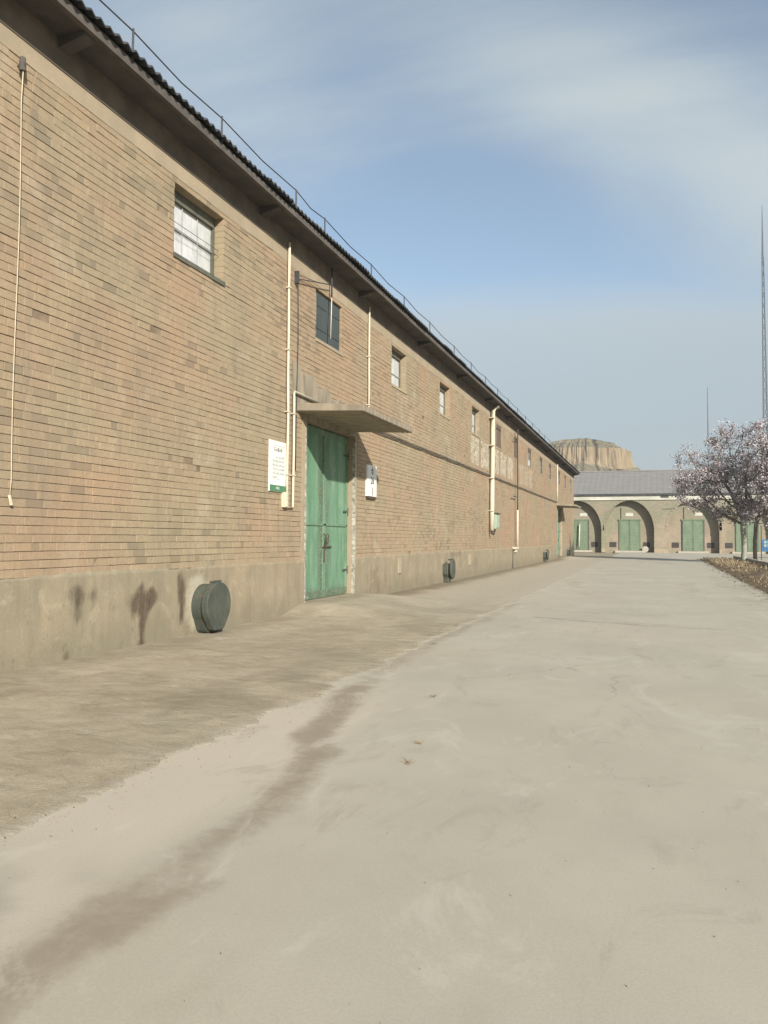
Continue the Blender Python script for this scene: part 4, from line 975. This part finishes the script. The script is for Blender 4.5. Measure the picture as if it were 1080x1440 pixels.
# ------------------------------------------------------------------ mesa
def mesa():
    cx, cy = -27.5, 356.0; na = 260
    prof = [(0, 46.0, 1), (.35, 45.9, 1), (.62, 45.4, 1), (.74, 44.8, .95), (.77, 44.1, .45), (.84, 43.5, 1), (.88, 42.9, .9), (.90, 42.1, .6), (.945, 41.6, .85), (.962, 40.4, .35), (.975, 38.6, .0), (.985, 36.2, 0), (1.0, 34.3, .0), (1.02, 33.0, .1), (1.06, 32.2, .45), (1.14, 31.2, .9), (1.3, 29.0, 1), (1.8, 22, 1), (2.8, 10, 1), (4.2, -.4, 1)]
    V = []; veg = []
    for k, (r, z, vg) in enumerate(prof):
        for i in range(na):
            t = 2*math.pi*i/na; ct, s_ = math.cos(t), math.sin(t)
            R0 = 19.8*(abs(ct)**3.0+abs(s_)**3.0)**(-1/3.0)
            gul = float(fbm(t*7, 1.5+.02*z, 201))-.60; g2 = float(fbm(t*26, 2.5, 203))-.5; g3 = float(fbm(t*26, z*.25, 204))-.5
            kk = float(sstep(r, .15, .9))
            rr = r*R0+(min(gul, .05)*6.5+g2*1.5)*kk+g3*1.0*kk
            zz = z+(float(fbm(t*5+7, r*9, 207))-.5)*(1.3 if .5 < r < .9 else .5)
            if r <= .96: zz -= 2.6*max(0, ct)**1.5*(.3+r)
            if 1.0 <= r <= 1.4: zz += 1.1*math.sin(t*3+1)+1.6*max(0, float(fbm(t*4, 3.3, 209))-.45)*3
            V.append((cx+rr*ct, cy+rr*s_, zz)); veg.append(vg)
    mb_ = MB(); mb_.v = V
    for k in range(len(prof)-1):
        for i in range(na):
            j = (i+1) % na; mb_.f.append((k*na+i, (k+1)*na+i, (k+1)*na+j, k*na+j))
    mb_.t = [.5]*len(mb_.f); return mb_, veg
mb, veg = mesa(); tag(mb.build('loess_hill', M['mesa'], smooth=False, attrs={'veg': veg}), kind='structure')
sc_ = MB()
for i in range(900):      # scrub on the mesa top and at its foot
    t_ = random.uniform(-math.pi, 0); r_ = random.uniform(1.08, 1.6)
    R0 = 19.8*(abs(math.cos(t_))**3.2+abs(math.sin(t_))**3.2)**(-1/3.2)
    x, y = -27.5+r_*R0*math.cos(t_), 356+r_*R0*math.sin(t_); z = 44.6-(r_-.5)*2.0 if r_ < 1 else 30.6-(r_-1.08)*9
    s_ = random.uniform(.3, .9)
    for k in range(4):
        a = random.uniform(0, 6.28); sc_.add([(x, y, z-.3), (x+s_*math.cos(a), y+s_*math.sin(a), z+.1), (x+.3*s_*math.cos(a+1), y+.3*s_*math.sin(a+1), z+s_*.8)], [(0, 1, 2)], random.uniform(.15, .45))
tag(sc_.build('hill_scrub', M['litter']), 'dry scrub at the foot of the flat-topped hill', 'scrub', kind='stuff')

# ------------------------------------------------------------------ blossoming trees
def colonise(base, blobs, n_att, seed, step=.22, fork=1.6, lean=(0, 0)):
    r = np.random.default_rng(seed); A = []
    vol = np.array([b[3]*b[4]*b[5] for b in blobs]); ids = r.choice(len(blobs), n_att, p=vol/vol.sum())
    for k in ids:
        b = blobs[k]; v = r.normal(size=3); v /= np.linalg.norm(v); v *= r.random()**.42; A.append((b[0]+v[0]*b[3], b[1]+v[1]*b[4], b[2]+v[2]*b[5]))
    A = np.array(A); A0 = A.copy(); P = [np.array(base, float)]; par = [-1]
    h0 = 0
    while h0 < fork:
        h0 += step; P.append(P[-1]+np.array([lean[0]*step+r.normal()*.012, lean[1]*step+r.normal()*.012, step])); par.append(len(P)-2)
    for it in range(130):
        if len(A) == 0: break
        Q = np.array(P); D = np.linalg.norm(A[:, None]-Q[None], axis=2); ni = D.argmin(1); nd = D.min(1); grew = False
        for j in np.unique(ni):
            s_ = (ni == j)
            if nd[s_].min() > 5: continue
            v = A[s_]-Q[j]; v = (v/np.linalg.norm(v, axis=1)[:, None]).mean(0)+r.normal(size=3)*.12; v /= np.linalg.norm(v)+1e-9
            np_ = Q[j]+v*step
            if np.linalg.norm(Q-np_, axis=1).min() < step*.35: continue
            P.append(np_); par.append(int(j)); grew = True
        Q = np.array(P); A = A[np.linalg.norm(A[:, None]-Q[None], axis=2).min(1) > .30]
        if not grew: break
    return np.array(P), par, A0
def tree(name, base, blobs, n_att, seed, rt, fork, label, lean=(0, 0), nq=14000, bark='bark', pale=True, blossoms=True):
    P, par, A = colonise(base, blobs, n_att, seed, fork=fork, lean=lean); n = len(P)
    rad = np.zeros(n); kids = [[] for _ in range(n)]
    for i in range(n-1, 0, -1): kids[par[i]].append(i)
    for i in range(n-1, -1, -1): rad[i] = .008 if not kids[i] else sum(rad[k]**2.3 for k in kids[i])**(1/2.3)
    rad *= rt/rad[0]; rad = np.maximum(rad, .009)
    t = thing(name, tuple(base), label, 'tree', 'blossoming trees along the kerb' if blossoms else None)
    tr = MB(); lb = MB()
    nf = int(fork/.22)+1
    tr.tube([P[i] for i in range(nf+1)], [rad[i]*(1.25 if i == 0 else 1) for i in range(nf+1)], 9)
    for i in range(nf+1, n): lb.tube([P[par[i]], P[i]], [max(rad[i], rad[par[i]]*.75), rad[i]], 5 if rad[i] > .02 else 3, cap=False)
    tr.build('trunk', M[bark], t, smooth=True); lb.build('limbs', M['bark'], t, smooth=True)
    if not blossoms: return t
    cr = MB(); r = np.random.default_rng(seed+5); thin = np.where((rad < .022) & (np.arange(n) > nf))[0]
    cen = P[r.choice(thin, nq)]+r.normal(size=(nq, 3))*np.array([.17, .17, .15])
    cl = fbm(cen[:, 0]*1.3+cen[:, 1], cen[:, 2]*1.3, 221)
    keep = r.random(nq) < np.clip(cl*3.4-.95, .10, 1); cen = cen[keep]; cl = cl[keep]
    for k, c in enumerate(cen):
        a = r.normal(size=3); a /= np.linalg.norm(a); b = np.cross(a, r.normal(size=3)); b /= np.linalg.norm(b)+1e-9; s_ = r.uniform(.028, .068)
        cr.v += [tuple(c-a*s_), tuple(c+b*s_*.8), tuple(c+a*s_), tuple(c-b*s_*.8)]; q = len(cr.v)-4; cr.f.append((q, q+1, q+2, q+3))
        cr.t.append(float(np.clip(r.normal(.52, .26), 0, 1)))
    cr.build('crown', M['blossom'], t); return t
tree('blossom_tree', (5.57, 53.4, 0.05), [(3.1, 53.2, 5.3, 1.8, 1.6, 1.2), (2.2, 53.2, 6.6, .8, .8, .9), (4.7, 53.4, 5.6, 1.9, 1.8, 1.9), (4.9, 53.4, 7.9, 1.6, 1.3, 1.0), (2.6, 53.3, 4.2, 1.1, .9, .9), (5.2, 53.2, 3.4, 1.6, 1.2, 1.1), (3.9, 53.2, 3.5, 1.1, 1.0, .9)], 720, 11, .165, 2.5, 'blossoming tree with a thick pale straight trunk, its crown over the third arch', nq=24000, bark='bark_pale')
tree('blossom_tree', (6.06, 52.1, 0.05), [(6.4, 52.0, 5.0, 1.5, 1.5, 2.3), (6.6, 52.0, 7.7, 1.2, 1.2, 1.2), (7.5, 52.0, 5.8, 1.3, 1.3, 2.0), (6.6, 52, 3.1, 1.3, 1.1, .9)], 560, 12, .12, 1.45, 'smaller blossoming tree forking low above its dark trunk, beside the thick pale trunk', lean=(.02, 0), nq=21000)
tree('blossom_tree', (8.3, 49.5, 0.0), [(7.0, 49.5, 5.6, 1.7, 1.5, 2.6), (8.0, 49.5, 5.4, 1.5, 1.5, 2.4), (9.2, 49.5, 6, 1.5, 1.5, 2)], 520, 13, .13, 1.6, 'blossoming tree cut off by the right edge of the picture', nq=14000)

# blue board on its post beyond the trees
t = thing('blue_board', (7.7, 62, 0), 'blue and white board on a thin post behind the blossoming trees', 'sign board')
q = MB(); q.tube([(7.62, 62, 0), (7.62, 62, 2.5)], .035, 6); q.build('post', M['steel'], t)
q = MB(); q.tube([(8.75, 62, 0), (8.75, 62, 1.6)], .035, 6); q.build('post', M['steel'], t)
q = MB(); q.box(7.66, 8.71, 61.98, 62.02, .60, 1.47); q.build('panel', M['blue'], t)
q = MB()
for i in range(4):
    for j in range(2): q.box(7.80+i*.22, 7.95+i*.22, 61.972, 61.979, .95+j*.24, 1.13+j*.24)
q.build('white_marks', M['meter'], t)

# ------------------------------------------------------------------ hazy air round the whole place
hm = bpy.data.materials.new('haze_air'); hm.use_nodes = True
for n_ in list(hm.node_tree.nodes):
    if n_.type == 'BSDF_PRINCIPLED': hm.node_tree.nodes.remove(n_)
pv_ = hm.node_tree.nodes.new('ShaderNodeVolumePrincipled'); pv_.inputs['Density'].default_value = .0006; pv_.inputs['Color'].default_value = (.86, .90, .95, 1); pv_.inputs['Anisotropy'].default_value = .2
mo = [n_ for n_ in hm.node_tree.nodes if n_.type == 'OUTPUT_MATERIAL'][0]; hm.node_tree.links.new(pv_.outputs[0], mo.inputs['Volume'])
q = MB(); q.box(-1515, 1515, -615, 3015, -1.6, 66); tag(q.build('haze', hm), kind='stuff')
